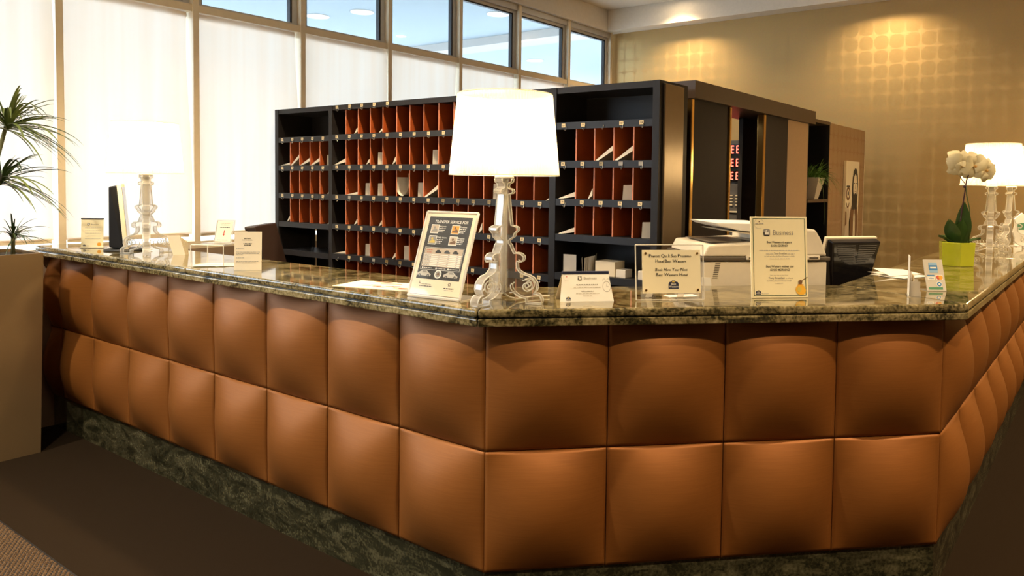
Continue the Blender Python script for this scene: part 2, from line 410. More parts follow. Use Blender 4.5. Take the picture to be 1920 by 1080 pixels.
# window wall -------------------------------------------------------
MX = [-3.75, -2.79, -1.83, -.87, .095, .9543, 1.8265, 2.7232, 3.6271, 4.5415, 5.4551, 6.3667]   # right edges of the mullions
ZS, ZT0, ZT1, ZH = 1.09, 2.699, 2.749, 3.38
MWID = .042
for n in range(len(MX)-1):
    a, b = MX[n], MX[n+1]-MWID
    wn = thing('window_%d' % (n+1), None, None, (a, YW, 0)); wn['kind'] = 'structure'
    W_ = b-a
    box('mullion', 'mullion', wn, W_, W_+MWID, .0, .13, 1.04, 3.443)
    box('transom', 'mullion', wn, 0, W_, .012, .12, ZT0, ZT1)
    box('sill', 'mullion', wn, 0, W_, .0, .13, 1.04, ZS)
    box('head', 'frame_grey', wn, 0, W_, .02, .12, ZH, 3.442)
    s = MB(); t = .045
    s.box(0, t, .05, .1, ZT1, ZH).box(W_-t, W_, .05, .1, ZT1, ZH).box(t, W_-t, .05, .1, ZT1, ZT1+.02).box(t, W_-t, .05, .1, ZH-.03, ZH)
    s.build('sash', 'frame_grey', wn)
    g = MB(); u = .016
    g.box(t, t+u*.5, .055, .095, ZT1+.02, ZH-.03).box(W_-t-u, W_-t, .055, .095, ZT1+.02, ZH-.03).box(t, W_-t, .055, .095, ZH-.03-u, ZH-.03)
    g.build('gasket', 'gasket', wn)
    box('pane', 'glass', wn, t, W_-t, .078, .084, ZT1+.018, ZH-.03)
    box('pane', 'glass', wn, .0, W_, .105, .111, ZS, ZT0)
    # blind
    if n < 3: continue
    BL = {3: 'behind the dracaena leaves', 4: 'behind the lit lamp and the slim monitor', 5: 'next to the black end of the key rack', 6: 'above the key rack, first from its black end', 7: 'above the key rack, second from its black end', 8: 'above the key rack, right behind the large lamp', 9: 'above the key rack, second from the papered wall', 10: 'above the key rack, nearest the papered wall'}
    bl = thing('roller_blind', 'cream roller blind drawn down '+BL[n] if n in BL else 'cream roller blind on the lobby side of the dracaena', 'blind', (a, YW+.032, 0), group='cream roller blinds on the window wall')
    x0, x1 = .006, W_-.006
    if True:
        nx, nz = 14, 16; v = []; zt, zb = ZT0-.004, 1.142
        r2 = random.Random(n*3+1); ph = r2.uniform(0, 6)
        for j in range(nz+1):
            z = zt+(zb-zt)*j/nz; k = j/nz
            le = x0+.010*math.sin(k*4+ph)*k; ri = x1-.020*math.sin(k*3.0+ph*.7)**2
            for i in range(nx+1):
                q = i/nx
                yy = .012*math.sin(q*PI*2.3+ph+k*1.5)*(.2+.8*k) + .018*(abs(q-.5)*2)**6*math.sin(k*3+ph)
                v.append((le+(ri-le)*q, yy, z))
        f = [(j*(nx+1)+i, j*(nx+1)+i+1, (j+1)*(nx+1)+i+1, (j+1)*(nx+1)+i) for j in range(nz) for i in range(nx)]
        fo = MB().add(v, f).build('fabric', 'blind_fabric', bl, smooth=True)
        so = fo.modifiers.new('thick', 'SOLIDIFY'); so.thickness = .0006
        fo.modifiers.remove(so)
        box('hem_bar', 'mullion', bl, x0+.012, x1-.022, -.006, .010, 1.122, 1.152, bevel=.003)
        MB().tube([(x0+.01, .042, ZT0-.024), (x1-.01, .042, ZT0-.024)], .020, 10).build('roller_tube', 'white_plastic', bl, smooth=True)
# outside -----------------------------------------------------------
struct(box('ceiling_outside', 'canopy', None, X0, 16, YW+.25, 9.5, 3.75, 3.95))
struct(box('floor_outside', 'paving', None, X0-10, 26, YW+.25, 30, -.25, -.10))
struct(box('trim_3', 'canopy_beam', None, 6.9, 7.35, YW+.4, 9.4, 3.63, 3.749))
struct(box('wall_outside', 'outside_wall', None, 11.5, 11.8, YW+.4, 6.6, -.1, 3.749))
for k, (x, y) in enumerate(((4.56, 7.11), (4.72, 6.39), (5.79, 4.96), (9.03, 6.88))):
    t = thing('canopy_downlight', 'round white downlight set into the pale canopy outside the windows', 'downlight', (x, y, 3.748), group='downlights in the outdoor canopy')
    MB().lathe([(.115, -.004), (.12, -.012), (.15, -.010), (.155, 0), (.115, 0)], 20, caps=False).build('ring', 'white_plastic', t, smooth=True)
    MB().lathe([(.115, -.006), (.115, -.002)], 20).build('diffuser', 'canopy_light', t)

# ceiling downlights of the lobby ----------------------------------
DL = [(-1.85, 1.0), (-1.85, 2.6), (-1.0, -2.2), (1.2, -3.0), (3.1, -3.0), (5.0, -3.0), (.9, 1.5), (2.6, .9), (-3.4, .2), (5.95, 2.5), (5.95, .25), (5.95, -2.0)]
for k, (x, y) in enumerate(DL):
    t = thing('ceiling_downlight', 'round recessed downlight in the lobby ceiling', 'downlight', (x, y, CEIL), group='downlights in the lobby ceiling')
    MB().lathe([(.075, -.002), (.08, -.012), (.10, -.010), (.105, 0), (.075, 0)], 20, caps=False).build('ring', 'white_plastic', t, smooth=True)
    MB().lathe([(.075, -.006), (.075, -.002)], 20).build('diffuser', 'downlight_glow', t)
    li = bpy.data.lights.new('downlight_beam', 'SPOT'); li.energy = SPOT*(.36 if x > 5.9 else 1); li.color = (1.0, .86, .66) if x < -1.5 else WARM; li.spot_size = R(125); li.spot_blend = .8; li.shadow_soft_size = .07
    lo = bpy.data.objects.new('downlight_beam', li); C.objects.link(lo); lo.parent = t; lo.location = (0, 0, -.03)

# ------------------------------------------------------------------ reception counter
PW, PH = .42293, .42
E = 4*PW*math.sqrt(.5)             # right corner of the slanted front is (E,-E)
def pillow(w, h, b=.074, n=16):
    mb = MB(); g = .0016; v = []
    for j in range(n+1):
        for i in range(n+1):
            # denser towards the edges
            a = .5-.5*math.cos(PI*i/n); c = .5-.5*math.cos(PI*j/n)
            a = .35*i/n+.65*a; c = .35*j/n+.65*c
            x = 2*a-1; z = 2*c-1
            hgt = b*(max(0, (1-abs(x)**2.0))*max(0, (1-abs(z)**2.0)))
            v.append((g+(w-2*g)*a, -hgt, g+(h-2*g)*c))
    f = [(j*(n+1)+i, j*(n+1)+i+1, (j+1)*(n+1)+i+1, (j+1)*(n+1)+i) for j in range(n) for i in range(n)]
    k = len(v)
    ring = [i for i in range(n+1)]+[(j)*(n+1)+n for j in range(1, n+1)]+[n*(n+1)+i for i in range(n-1, -1, -1)]+[j*(n+1) for j in range(n-1, 0, -1)]
    back = [(v[i][0], .012, v[i][2]) for i in ring]
    v += back; m = len(ring)
    f += [(ring[i], k+i, k+(i+1) % m, ring[(i+1) % m]) for i in range(m)]
    mb.add(v, f)
    me = mb.mesh('copper_panel'); 
    for p in me.polygons[:n*n]: p.use_smooth = True
    me.name = 'quilted_panel'
    return me
ctr = thing('reception_counter', 'long angled reception counter clad in quilted copper panels on a granite plinth', 'counter')
pm = pillow(PW, PH); pmt = pillow(PW, .438)
def put(me, x, y, z, rz, sx=1.):
    o = link('quilted_panel', me, ctr); o.location = (x, y, z); o.rotation_euler = (0, 0, rz); o.scale = (sx, 1, 1)
for row, me in ((0, pm), (1, pmt)):
    z = .20+row*PH
    for i in range(8): put(me, 0, (i+1)*PW, z, -PI/2)
    put(me, 0, 3.545, z, -PI/2, (3.545-8*PW)/PW)
    for i in range(4): put(me, i*PW*math.sqrt(.5), -i*PW*math.sqrt(.5), z, -PI/4)
    for i in range(10): put(me, E+i*PW, -E, z, 0)
RE = E+10*PW
def loop(off_out, off_in, yend=3.545, xend=RE):
    # outline between two offsets from the panel plane (positive = outwards)
    t = math.tan(PI/8); o, i = off_out, off_in
    return [(-o, yend), (-o, -o*t), (E-o*t, -E-o), (xend, -E-o), (xend, -E-i), (E-i*t, -E-i), (-i, -i*t), (-i, yend)]
lp = loop(-.013, -.34)
def strip(lp, z0, z1, name, mat, parent, bevel=0., parts=None, gap=0.):
    A, B, Cc, D, Dd, Ci, Bi, Ai = [Vector(p) for p in lp]
    quads = [[A, B, Bi, Ai], [B, Cc, Ci, Bi], [Cc, D, Dd, Ci]]
    out = []
    for qd in quads:
        out.append(MB().prism([tuple(p) for p in qd], z0, z1).build(name, mat, parent, bevel=bevel))
    return out
strip(lp, .20, 1.059, 'carcass', 'desk_wood', ctr)
strip(loop(-.010, -.05), 0, .198, 'plinth_slab', 'granite_plinth', ctr)

wt = thing('granite_worktop', 'polished olive granite worktop with double layered edge on the reception counter', 'worktop')
OUT, INN = .08, .46
t8 = math.tan(PI/8)
def slab(poly, name='granite_slab'):
    for z0, z1, ins, nm, bv in ((1.0605, 1.0865, .0, 'edge_slab', .004), (1.0895, 1.118, 0., name, .009)):
        MB().prism(poly, z0, z1).build(nm, 'granite', wt, bevel=bv, seg=3)
    MB().prism(poly_inset(poly, .012), 1.0866, 1.0894).build('shadow_joint', 'black', wt)
def poly_inset(poly, d):
    c = Vector((sum(p[0] for p in poly)/len(poly), sum(p[1] for p in poly)/len(poly)))
    n = len(poly); res = []
    for i in range(n):
        p0, p, p1 = Vector(poly[i-1]), Vector(poly[i]), Vector(poly[(i+1) % n])
        a = (p-p0).normalized(); b = (p1-p).normalized()
        na = Vector((-a.y, a.x)); nb = Vector((-b.y, b.x))
        if na.dot(c-p) < 0: na = -na
        if nb.dot(c-p) < 0: nb = -nb
        k = (na+nb); k = k/(1+na.dot(nb)) if (1+na.dot(nb)) > .05 else na
        res.append(tuple(p+k*d))
    return res
g = .0012
A0 = (-OUT, -OUT*t8); Ai = (INN-.08, (INN-.08)*t8*0+0)   # L depth is a little smaller than F depth
LIN = .38
# inner corner where the L inner edge meets the slanted inner edge
sF = INN*math.sqrt(2)
cLF = (LIN, sF-LIN); RIN = -.75; cFR = (sF-RIN, RIN); oFR = (E-OUT*t8, -E-OUT)
slab([(-OUT, 3.545), (-OUT, 1.80+g), (LIN, 1.80+g), (LIN, 3.545)])
slab([(-OUT, 1.80-g), (A0[0], A0[1]+g*2), (cLF[0], cLF[1]+g*2), (LIN, 1.80-g)])
slab([(A0[0]+g, A0[1]-g), (oFR[0]-g, oFR[1]+g*.5), (cFR[0]-g*2, cFR[1]+g), (cLF[0]+g, cLF[1]-g)])
slab([(oFR[0]+g, oFR[1]), (3.40, oFR[1]), (3.40, RIN), (cFR[0]+g, cFR[1])])
slab([(3.402, oFR[1]), (RE, oFR[1]), (RE, RIN), (3.402, RIN)])
ZC = 1.1182
# inner lower desk
dk = thing('staff_desk', 'low dark wood staff desk running behind the granite worktop', 'desk')
MB().prism([(.50, .70), (1.45, -.25), (1.45, -.70), (4.4, -.70), (4.4, -.15), (1.75, -.15), (.70, .90)], .80, .84).build('desk_top', 'desk_wood', dk)
for x, y in ((.60, .72), (1.50, -.40), (4.30, -.40), (3.0, -.40)):
    box('leg', 'black', dk, x-.03, x+.03, y-.03, y+.03, 0, .80)

# ------------------------------------------------------------------ table lamps
PROF = [(0, .425), (.030, .425), (.028, .414), (.017, .409), (.0145, .398), (.018, .391), (.031, .388), (.0335, .381), (.029, .375), (.017, .372), (.0195, .344), (.0235, .304), (.028, .266),
        (.040, .263), (.0515, .258), (.053, .251), (.046, .244), (.040, .239), (.038, .228), (.028, .221), (.0195, .214), (.020, .205), (.027, .198), (.030, .188), (.034, .180), (.039, .171),
        (.050, .172), (.063, .169), (.072, .161), (.0735, .152), (.068, .143), (.058, .142), (.050, .146), (.049, .137), (.050, .120), (.058, .109), (.072, .101), (.090, .096), (.106, .087), (.117, .072), (.1205, .055), (.116, .042), (.109, .035),
        (.122, .034), (.131, .028), (.1375, .016), (.1375, 0), (.083, 0), (.083, .017), (.066, .021), (.052, .027), (.040, .037), (.026, .036), (0, .036)]
def make_lamp(name, label, loc, rz, group=None):
    t = thing(name, label, 'lamp', loc, (0, 0, rz), group)
    T = .017
    for k in range(3):
        a = 2*PI*k/3
        rot = Matrix.Rotation(a, 3, 'Z')
        def xf(mb):
            mb.v = [tuple(rot @ Vector(p)) for p in mb.v]; return mb
        fin = xf(MB().add([(r, -T, z) for r, z in PROF]+[(r, T, z) for r, z in PROF], [tuple(range(len(PROF))), tuple(range(2*len(PROF)-1, len(PROF)-1, -1))])).build('scroll_fin', 'acrylic', t)
        n = len(PROF); m1 = MB()
        for i in range(1, n-2):
            (r0, z0), (r1, z1) = PROF[i], PROF[i+1]
            m1.add([(r0, -T, z0), (r0, T, z0), (r1, T, z1), (r1, -T, z1)], [(0, 1, 2, 3)])
        xf(m1).build('edge_band', 'acrylic_edge', fin)
        m2 = MB()
        for s in (-T, T):
            m2.tube([(r, s, z) for r, z in PROF[1:-1]], .0024, 5)
            m2.tube([(.004, s*.35, .425), (.004, s*.35, .036)], .0024, 5)
            sp = [(.086+(.024*(1-i/26))*math.cos(2.2-i*.46), s, .060+(.024*(1-i/26))*math.sin(2.2-i*.46)) for i in range(24)]
            m2.tube(sp, .0024, 5)
            hk = [(.040, s, .037), (.030, s, .050), (.029, s, .062), (.035, s, .069)]
            m2.tube(hk, .0024, 5)
        xf(m2).build('outline_bead', 'acrylic_bead', fin, smooth=True)
    MB().lathe([(.012, .036), (.012, .43)], 12).build('stem', 'acrylic_edge', t, smooth=True)
    MB().lathe([(.032, .425), (.034, .430), (.030, .436), (.018, .438), (.016, .498), (.012, .50)], 16).build('socket', 'white_plastic', t, smooth=True)
    bb = MB().lathe([(.010, .50), (.018, .53), (.030, .560), (.035, .585), (.030, .608), (.016, .622), (.002, .625)], 16).build('bulb', 'bulb_glow', t, smooth=True)
    # ribbed shade
    K = 100; mb = MB(); v = []
    ns = 8
    for j in range(ns+1):
        k = j/ns; r = .1865+(.160-.1865)*k; z = .437+.273*k
        for i in range(2*K):
            q = r+(.0022 if i % 2 else -.0016); a = 2*PI*i/(2*K)
            v.append((q*math.cos(a), q*math.sin(a), z))
    f = [(j*2*K+i, j*2*K+(i+1) % (2*K), (j+1)*2*K+(i+1) % (2*K), (j+1)*2*K+i) for j in range(ns) for i in range(2*K)]
    sh = mb.add(v, f).build('lamp_shade', 'lamp_shade', t)
    for r, z, nm in ((.188, .437, 'lower_rim'), (.161, .710, 'upper_rim')):
        MB().tube([(r*math.cos(2*PI*i/64), r*math.sin(2*PI*i/64), z) for i in range(65)], .0022, 5, caps=False).build(nm, 'acrylic_bead', sh)
    sp = MB()
    for k in range(3):
        a = 2*PI*k/3; sp.tube([(.018*math.cos(a), .018*math.sin(a), .474), (.183*math.cos(a), .183*math.sin(a), .452)], .002, 5)
    sp.build('shade_spider', 'white_plastic', sh)
    c, s_ = math.cos(PI/3), math.sin(PI/3)
    MB().tube([(0, 0, .034), (.03*c, .03*s_, .015), (.07*c, .07*s_, .004), (.14*c, .14*s_, .004), (.22*c+.02, .22*s_-.02, .004)], .0028, 6).build('power_cord', 'cord_white', t, smooth=True)
    return t
make_lamp('table_lamp', 'lit clear acrylic baroque table lamp beside the framed black transfer notice', (.085, -.003, ZC+.0026), R(-63.6))
make_lamp('table_lamp', 'lit clear acrylic baroque table lamp in front of the drawn blinds, beside the flat monitor', (.115, 2.575, ZC+.0026), R(4.6))
make_lamp('table_lamp', 'lit clear acrylic baroque table lamp right behind the orchid pot', (3.86, -1.02, ZC+.0026), R(66.7))
make_lamp('table_lamp', 'lit clear acrylic baroque table lamp behind another lamp, farther from the orchid', (4.34, -1.085, ZC+.0026), R(45))

# ------------------------------------------------------------------ key rack
XR = 1.50; RD = .30
rk = thing('key_rack', 'tall black pigeonhole key rack with orange dividers and numbered rails', 'rack')
ytop = 2.06
posts = [(3.461, 3.420), (2.816, 2.780), (.862, .819), (.215, .176)]
for a, b in posts: box('upright', 'rack_black', rk, XR-.008, XR+RD, b, a, 0, ytop-.0005)
box('top_board', 'rack_black', rk, XR-.004, XR+RD, .2155, 3.4195, 2.025, ytop-.001)
sec = {'L': (3.420, 2.816), 'M': (2.780, .862), 'R': (.819, .215)}
divs = {'L': [3.298, 3.184, 3.058, 2.942], 'M': None, 'R': [.696, .576, .455, .334]}
mpx = [2.651, 2.521, 2.395, 2.268, 2.133, 2.008, 1.879, 1.747, 1.617, 1.492, 1.367, 1.236, 1.111, .985]
divs['M'] = mpx
railz = {'L': [(1.83, 1), (1.62, 1), (1.415, 1), (1.20, 0), (.99, 0), (.45, 0)], 'M': [(1.835, 1), (1.624, 1), (1.415, 1), (1.208, 1), (.998, 1), (.75, 1), (.45, 0)], 'R': [(1.848, 1), (1.638, 1), (1.430, 1), (1.235, 0), (1.02, 0), (.45, 0)]}
RH = .019     # half height of a rail
for s in 'LMR':
    a, b = sec[s]
    for z, _ in railz[s]:
        box('shelf', 'rail', rk, XR+.002, XR+RD-.012, b+.0005, a-.0005, z-.004, z+RH)
        box('rail', 'rail', rk, XR-.006, XR+.0015, b+.0005, a-.0005, z-RH, z+RH)
box('back_panel', 'rack_inside', rk, XR+RD-.011, XR+RD-.001, .2155, 2.7795, .02, 2.024)
bp = box('back_panel', 'rack_inside', rk, XR+RD-.011, XR+RD-.001, 2.8165, 3.36, .02, 2.024)
bpx = box('back_panel', 'rack_inside', rk, XR+RD-.011, XR+RD-.001, 3.385, 3.4195, .02, 1.19)
box('back_panel', 'rack_inside', rk, XR+RD-.011, XR+RD-.001, 3.3605, 3.4195, 1.2, 2.024)
box('kick_board', 'rack_black', rk, XR+.02, XR+.04, .2155, 3.4195, 0, .09)
# orange dividers: one mesh for each height
dm = {}
def divider(y, z0, z1):
    h = round(z1-z0, 4)
    if h not in dm:
        m = MB().box(0, RD-.03, -.004, .004, 0, h)
        me = m.mesh('rack_orange'); me.materials.append(M('divider_edge')); me.polygons[5].material_index = 1
        dm[h] = me
    o = link('divider', dm[h], rk); o.location = (XR+.012, y, z0)
rows = {'L': [0, 1, 2], 'M': [-1, 0, 1, 2, 3, 4], 'R': [0, 1, 2]}
def hole(s, row):
    z = railz[s]
    top = 2.025 if row < 0 else z[row][0]-RH+.010
    return z[row+1][0]+RH, top
for s in 'LMR':
    for row in rows[s]:
        z0, z1 = hole(s, row)
        for y in divs[s]: divider(y, z0+.0005, z1-.0005 if row < 0 else z1+.004)
# number tags with hooks below them
tagm = MB().box(0, .0012, -.0125, .0125, -.0105, .0105).mesh('tag_cream'); tagg = MB().box(0, .0012, -.0125, .0125, -.0105, .0105).mesh('tag_gold'); tags = MB().box(0, .0012, -.0125, .0125, -.0105, .0105).mesh('tag_grey')
hp = [(0, 0, .010), (-.005, 0, .008), (-.006, 0, 0), (-.006, .001, -.008), (-.010, .003, -.014), (-.017, .004, -.012), (-.019, .004, -.005)]
hookm = MB().tube(hp, .0018, 5).mesh('hook', True)
numm = {}
def num_mesh(n):
    if n not in numm:
        v, f = text_geo(str(n), True)
        x0 = min(p[0] for p in v); x1 = max(p[0] for p in v)
        s = .012; m = MB().add([(-.0004, -(p[0]-(x0+x1)/2)*s, p[1]*s-.0042) for p in v], f)
        numm[n] = m.mesh('ink')
    return numm[n]
def col_bounds(s):
    a, b = sec[s]; e = [a]+divs[s]+[b]
    return [(e[i], e[i+1]) for i in range(len(e)-1)]
base = {-1: 125, 0: 100, 1: 75, 2: 50, 3: 25, 4: 0}
coff = {'L': 0, 'M': 5, 'R': 20}
skip = {('R', 0, 2), ('M', 4, 0)}
gold = {('M', 2, 9), ('M', 2, 10), ('M', 2, 11), ('M', 2, 12), ('M', 4, 4), ('M', 4, 5), ('M', 2, 8), ('R', 1, 2)}
grey = {('M', 2, 1), ('M', 3, 4), ('M', 4, 3), ('R', 1, 3), ('R', 1, 4)}
for s in 'LMR':
    for row in rows[s]:
        cb = col_bounds(s)
        for c, (a, b) in enumerate(cb):
            if row == -1 and c > 4: continue
            z = 2.042 if row == -1 else railz[s][row][0]
            y = (a+b)/2 + (.012 if c == 0 else .004)
            if (s, row, c) not in skip:
                key = (s, row, c)
                t = link('number_tag', tagg if key in gold else tags if key in grey else tagm, rk); t.location = (XR-(.0078 if row >= 0 else .006), y, z+.002)
                if key not in grey:
                    link('numeral', num_mesh(base[row]+coff[s]+c), t)
            hk = link('key_hook', hookm, rk); hk.location = (XR-.005 if row >= 0 else XR-.003, (a+b)/2-.008, z-RH+.006)
# bronze end board
box('end_board', 'rack_bronze', rk, XR+.03, XR+RD-.065, .1625, .1755, .02, 2.045, bevel=.003)

# letters in the holes
def letter(s, row, c, kind, label=None, dz=0., k=1.0, n=None):
    a, b = col_bounds(s)[c]; z0, z1 = hole(s, row); wd = a-b-.012
    a -= .006; b += .006
    num = base[row]+coff[s]+c
    z0 += .0008
    def lab(t): return '%s in the pigeonhole under number %d' % (t, num)
    if kind == 'up':        # card standing upright, turned slightly
        h = .085*k; m = MB(); x = XR+.035
        w_ = min(.068, wd*.8)
        m.add([(x, b+.002+w_, z0), (x+.03, b+.002, z0), (x+.028, b+.0005, z0+h), (x-.004, b+w_*.92, z0+h*.97), (x+.002, b+.003+w_, z0), (x+.032, b+.003, z0), (x+.030, b+.0015, z0+h), (x-.002, b+w_*.92+.001, z0+h*.97)],
              [(0, 1, 2, 3), (7, 6, 5, 4), (0, 4, 5, 1), (1, 5, 6, 2), (2, 6, 7, 3), (3, 7, 4, 0)])
        tag(m.build('letter', 'paper_dim', None), lab('upright pale card'), 'letter', 'letters in the key rack')
    elif kind == 'diag':    # sheets leaning up against the divider
        h = .075*k; m = MB(); x0, x1 = XR+.006, XR+.20
        th = .012
        m.add([(x0, a-.004, z0), (x1, a-.004, z0), (x1, b+.001, z0+h+.012), (x0+.01, b+.001, z0+h), (x0, a-.024, z0), (x1, a-.024, z0), (x1, b+.001, z0+h+.012-th), (x0+.01, b+.001, z0+h-th-.014)],
              [(0, 1, 2, 3), (4, 7, 6, 5), (0, 3, 7, 4), (1, 5, 6, 2), (2, 6, 7, 3), (0, 4, 5, 1)])
        tag(m.build('letter', 'paper', None), lab('thick white letter leaning'), 'letter', 'letters in the key rack')
    elif kind == 'small':   # corner of a folded sheet
        h = .045*k; m = MB(); x0, x1 = XR+.008, XR+.12
        m.add([(x0, b+.030, z0), (x1, b+.030, z0), (x1, b+.001, z0+h), (x0, b+.001, z0+h), (x0, b+.026, z0), (x1, b+.026, z0), (x1, b+.0005, z0+h-.006), (x0, b+.0005, z0+h*.35)],
              [(0, 1, 2, 3), (4, 7, 6, 5), (0, 3, 7, 4), (1, 5, 6, 2), (2, 6, 7, 3), (0, 4, 5, 1)])
        tag(m.build('note', 'paper_dim', None), lab('small folded note'), 'note', 'letters in the key rack')
    elif kind == 'flat':
        m = MB(); x0, x1 = XR+.006, XR+.16
        m.add([(x0, a-.003, z0), (x1, a-.003, z0), (x1, b+.002, z0+.026), (x0+.01, b+.002, z0+.022), (x0, a-.010, z0), (x1, a-.010, z0), (x1, b+.002, z0+.015), (x0+.01, b+.002, z0+.004)],
              [(0, 1, 2, 3), (4, 7, 6, 5), (0, 3, 7, 4), (1, 5, 6, 2), (2, 6, 7, 3), (0, 4, 5, 1)])
        tag(m.build('letter', 'paper', None), lab('white letter lying flat'), 'letter', 'letters in the key rack')
    elif kind == 'curl':    # big sheet bent into a U
        m = MB(); k_ = 14; v = []
        yc = (a+b)/2+.010; r = (a-b)/2+.002
        for i in range(k_+1):
            g_ = i/k_
            an = PI+PI*g_
            yy = yc-r*math.cos(an)*1.0; zz = z0+.075+.072*math.sin(an)
            if i == 0: zz = z0+.125
            if i == k_: zz = z0+.150
            yy = max(b+.001, min(a-.001, yy))
            for x in (XR+.012, XR+.15): v.append((x, yy, zz))
        f = [(2*i, 2*i+1, 2*i+3, 2*i+2) for i in range(k_)]
        tag(m.add(v, f).build('letter', 'paper', None, smooth=True), lab('large white sheet curled into a scoop'), 'letter', 'letters in the key rack')
for a in (('M', -1, 1, 'small', .9), ('M', -1, 3, 'small', .6), ('L', 0, 0, 'flat', 1), ('L', 0, 1, 'diag', 1.1), ('L', 0, 2, 'diag', .75), ('L', 0, 3, 'diag', .75), ('L', 0, 4, 'up', .9),
          ('M', 0, 0, 'diag', .6), ('M', 0, 2, 'small', .8), ('M', 0, 3, 'up', 1.0), ('M', 0, 4, 'small', 1.1), ('M', 0, 7, 'up', 1.1), ('M', 0, 8, 'small', .6),
          ('L', 1, 4, 'small', .8), ('M', 1, 1, 'flat', 1), ('M', 1, 2, 'up', 1.0), ('M', 1, 3, 'up', 1.0), ('M', 1, 5, 'curl', 1), ('M', 1, 6, 'up', 1.1), ('M', 1, 7, 'diag', 1.05), ('M', 1, 11, 'up', 1.1), ('M', 1, 14, 'small', .4),
          ('L', 2, 0, 'small', .9), ('L', 2, 4, 'small', .6), ('M', 2, 1, 'small', .9), ('M', 2, 3, 'small', .9), ('M', 2, 10, 'small', 1.4),
          ('M', 3, 0, 'flat', .8), ('M', 3, 2, 'up', 1.0), ('M', 3, 4, 'small', .9), ('M', 3, 5, 'up', 1.1),
          ('R', 0, 2, 'diag', 1.05), ('R', 0, 3, 'diag', 1.0), ('R', 1, 0, 'diag', .5), ('R', 1, 1, 'small', 1.3), ('R', 1, 3, 'up', .95), ('R', 2, 0, 'diag', .5), ('R', 2, 4, 'up', 1.0)):
    letter(*a[:4], k=a[4])
# things on the low shelf of the rack
zs = 1.02+RH+.0006
def stand_card(y0, y1, x0, x1, h, name, label, cat, mat='paper_dim', lean=0.):
    m = MB(); t = .0018
    m.add([(x0, y0, zs), (x1, y1, zs), (x1+lean, y1, zs+h), (x0+lean, y0, zs+h), (x0+t, y0, zs), (x1+t, y1, zs), (x1+lean+t, y1, zs+h), (x0+lean+t, y0, zs+h)],
          [(0, 1, 2, 3), (7, 6, 5, 4), (0, 4, 5, 1), (1, 5, 6, 2), (2, 6, 7, 3), (3, 7, 4, 0)])
    return tag(m.build(name, mat, None), label, cat)
stand_card(.785, .705, XR+.03, XR+.04, .100, 'envelope', 'square pale envelope standing on the lowest open shelf of the key rack', 'envelope')
for k, (ya, yb, xa, xb, h, ln) in enumerate(((.700, .655, .10, .03, .085, -.01), (.668, .640, .12, .025, .088, 0), (.652, .626, .12, .025, .092, .0), (.640, .612, .13, .025, .095, .0), (.628, .570, .13, .03, .11, .0))):
    stand_card(ya, yb, XR+xa, XR+xb, h, 'envelope', 'pale envelope in the fanned row between the square envelope and the cream box', 'envelope', lean=ln)['group'] = 'fanned envelopes on the key rack shelf'
tag(MB().box(XR+.02, XR+.12, .440, .565, zs, zs+.080).build('box', 'paper_warm', None, bevel=.002), 'large cream cardboard box on the lowest open shelf of the key rack', 'box')
tag(MB().box(XR+.02, XR+.09, .375, .434, zs, zs+.042).build('box', 'paper_dim', None, bevel=.002), 'small low cardboard box beside the large cream box on the rack shelf', 'box')
tag(MB().box(XR+.02, XR+.07, .245, .300, zs, zs+.045).build('box', 'paper', None, bevel=.002), 'small white carton alone at the bronze end of the rack shelf', 'box')

# ------------------------------------------------------------------ back office partition
pt = thing('office_partition', 'dark cabinet partition with brass trims and brown fascia next to the key rack', 'partition')
YP = .20
box('fascia', 'fascia_brown', pt, 1.868, 3.906, .166, .50, 2.005, 2.10)
box('end_side', 'black', pt, 1.885, 1.905, .235, .50, 0, 2.004)
for x0, x1, m, nm in ((1.91, 2.385, 'door_dark', 'door_panel'), (2.965, 3.407, 'door_dark', 'door_panel'), (3.408, 3.843, 'panel_beige', 'beige_panel')):
    box(nm, m, pt, x0, x1, YP, YP+.03, 0, 2.004)
for x0, x1 in ((1.878, 1.909), (2.386, 2.412), (2.925, 2.964)):
    box('brass_trim', 'brass', pt, x0, x1, YP-.012, YP+.034, 0, 2.004, bevel=.004)
# shelf niche and papered end panel
box('niche_back', 'black', pt, 3.86, 4.37, .48, .50, 0, 2.03)
box('niche_side', 'black', pt, 3.844, 3.86, YP, .50, 0, 2.03)
box('niche_side', 'black', pt, 4.366, 4.38, YP+.001, .50, 0, 2.03)
box('niche_top', 'fascia_brown', pt, 3.907, 4.38, YP-.002, .50, 2.031, 2.056)
box('niche_shelf', 'fascia_brown', pt, 3.861, 4.365, YP-.004, .479, 1.412, 1.436)
box('papered_panel', 'wallpaper_pale', pt, 4.381, 5.43, YP, .32, 0, 2.05)
box('edge_strip', 'paper_warm', pt, 5.431, 5.438, YP-.002, .32, 0, 1.98)
# dark board and clock rack seen through the opening
box('inner_board', 'rack_inside', pt, 3.134, 3.62, .42, .45, 0, 2.03)
cr = thing('clock_rack', 'dark metal rack with red lit digital clocks behind the opening of the partition', 'clock rack', (4.4, 1.0, 0))
box('rack_case', 'led_case', cr, .01, .30, -.10, .50, 0, 1.93)
for k in range(3):
    z = 1.85-k*.115
    sc = box('clock_face', 'black_gloss', cr, -.012, .009, -.09, .48, z-.045, z+.045)
    for j in range(11):
        y = -.060+j*.048
        d = MB()
        for s_ in (.030, 0, -.030): d.box(-.016, -.0125, y-.011, y+.011, z+s_-.005, z+s_+.005)
        d.box(-.016, -.0125, y+.007, y+.013, z-.030, z+.030)
        if j % 2: d.box(-.016, -.0125, y-.013, y-.007, z-.030, z)
        d.build('digit', 'led_red', sc)
for k in range(4):
    for j in range(6):
        box('indicator', 'paper_warm', cr, -.006, .009, -.07+j*.05, -.045+j*.05, 1.36+k*.028, 1.370+k*.028)
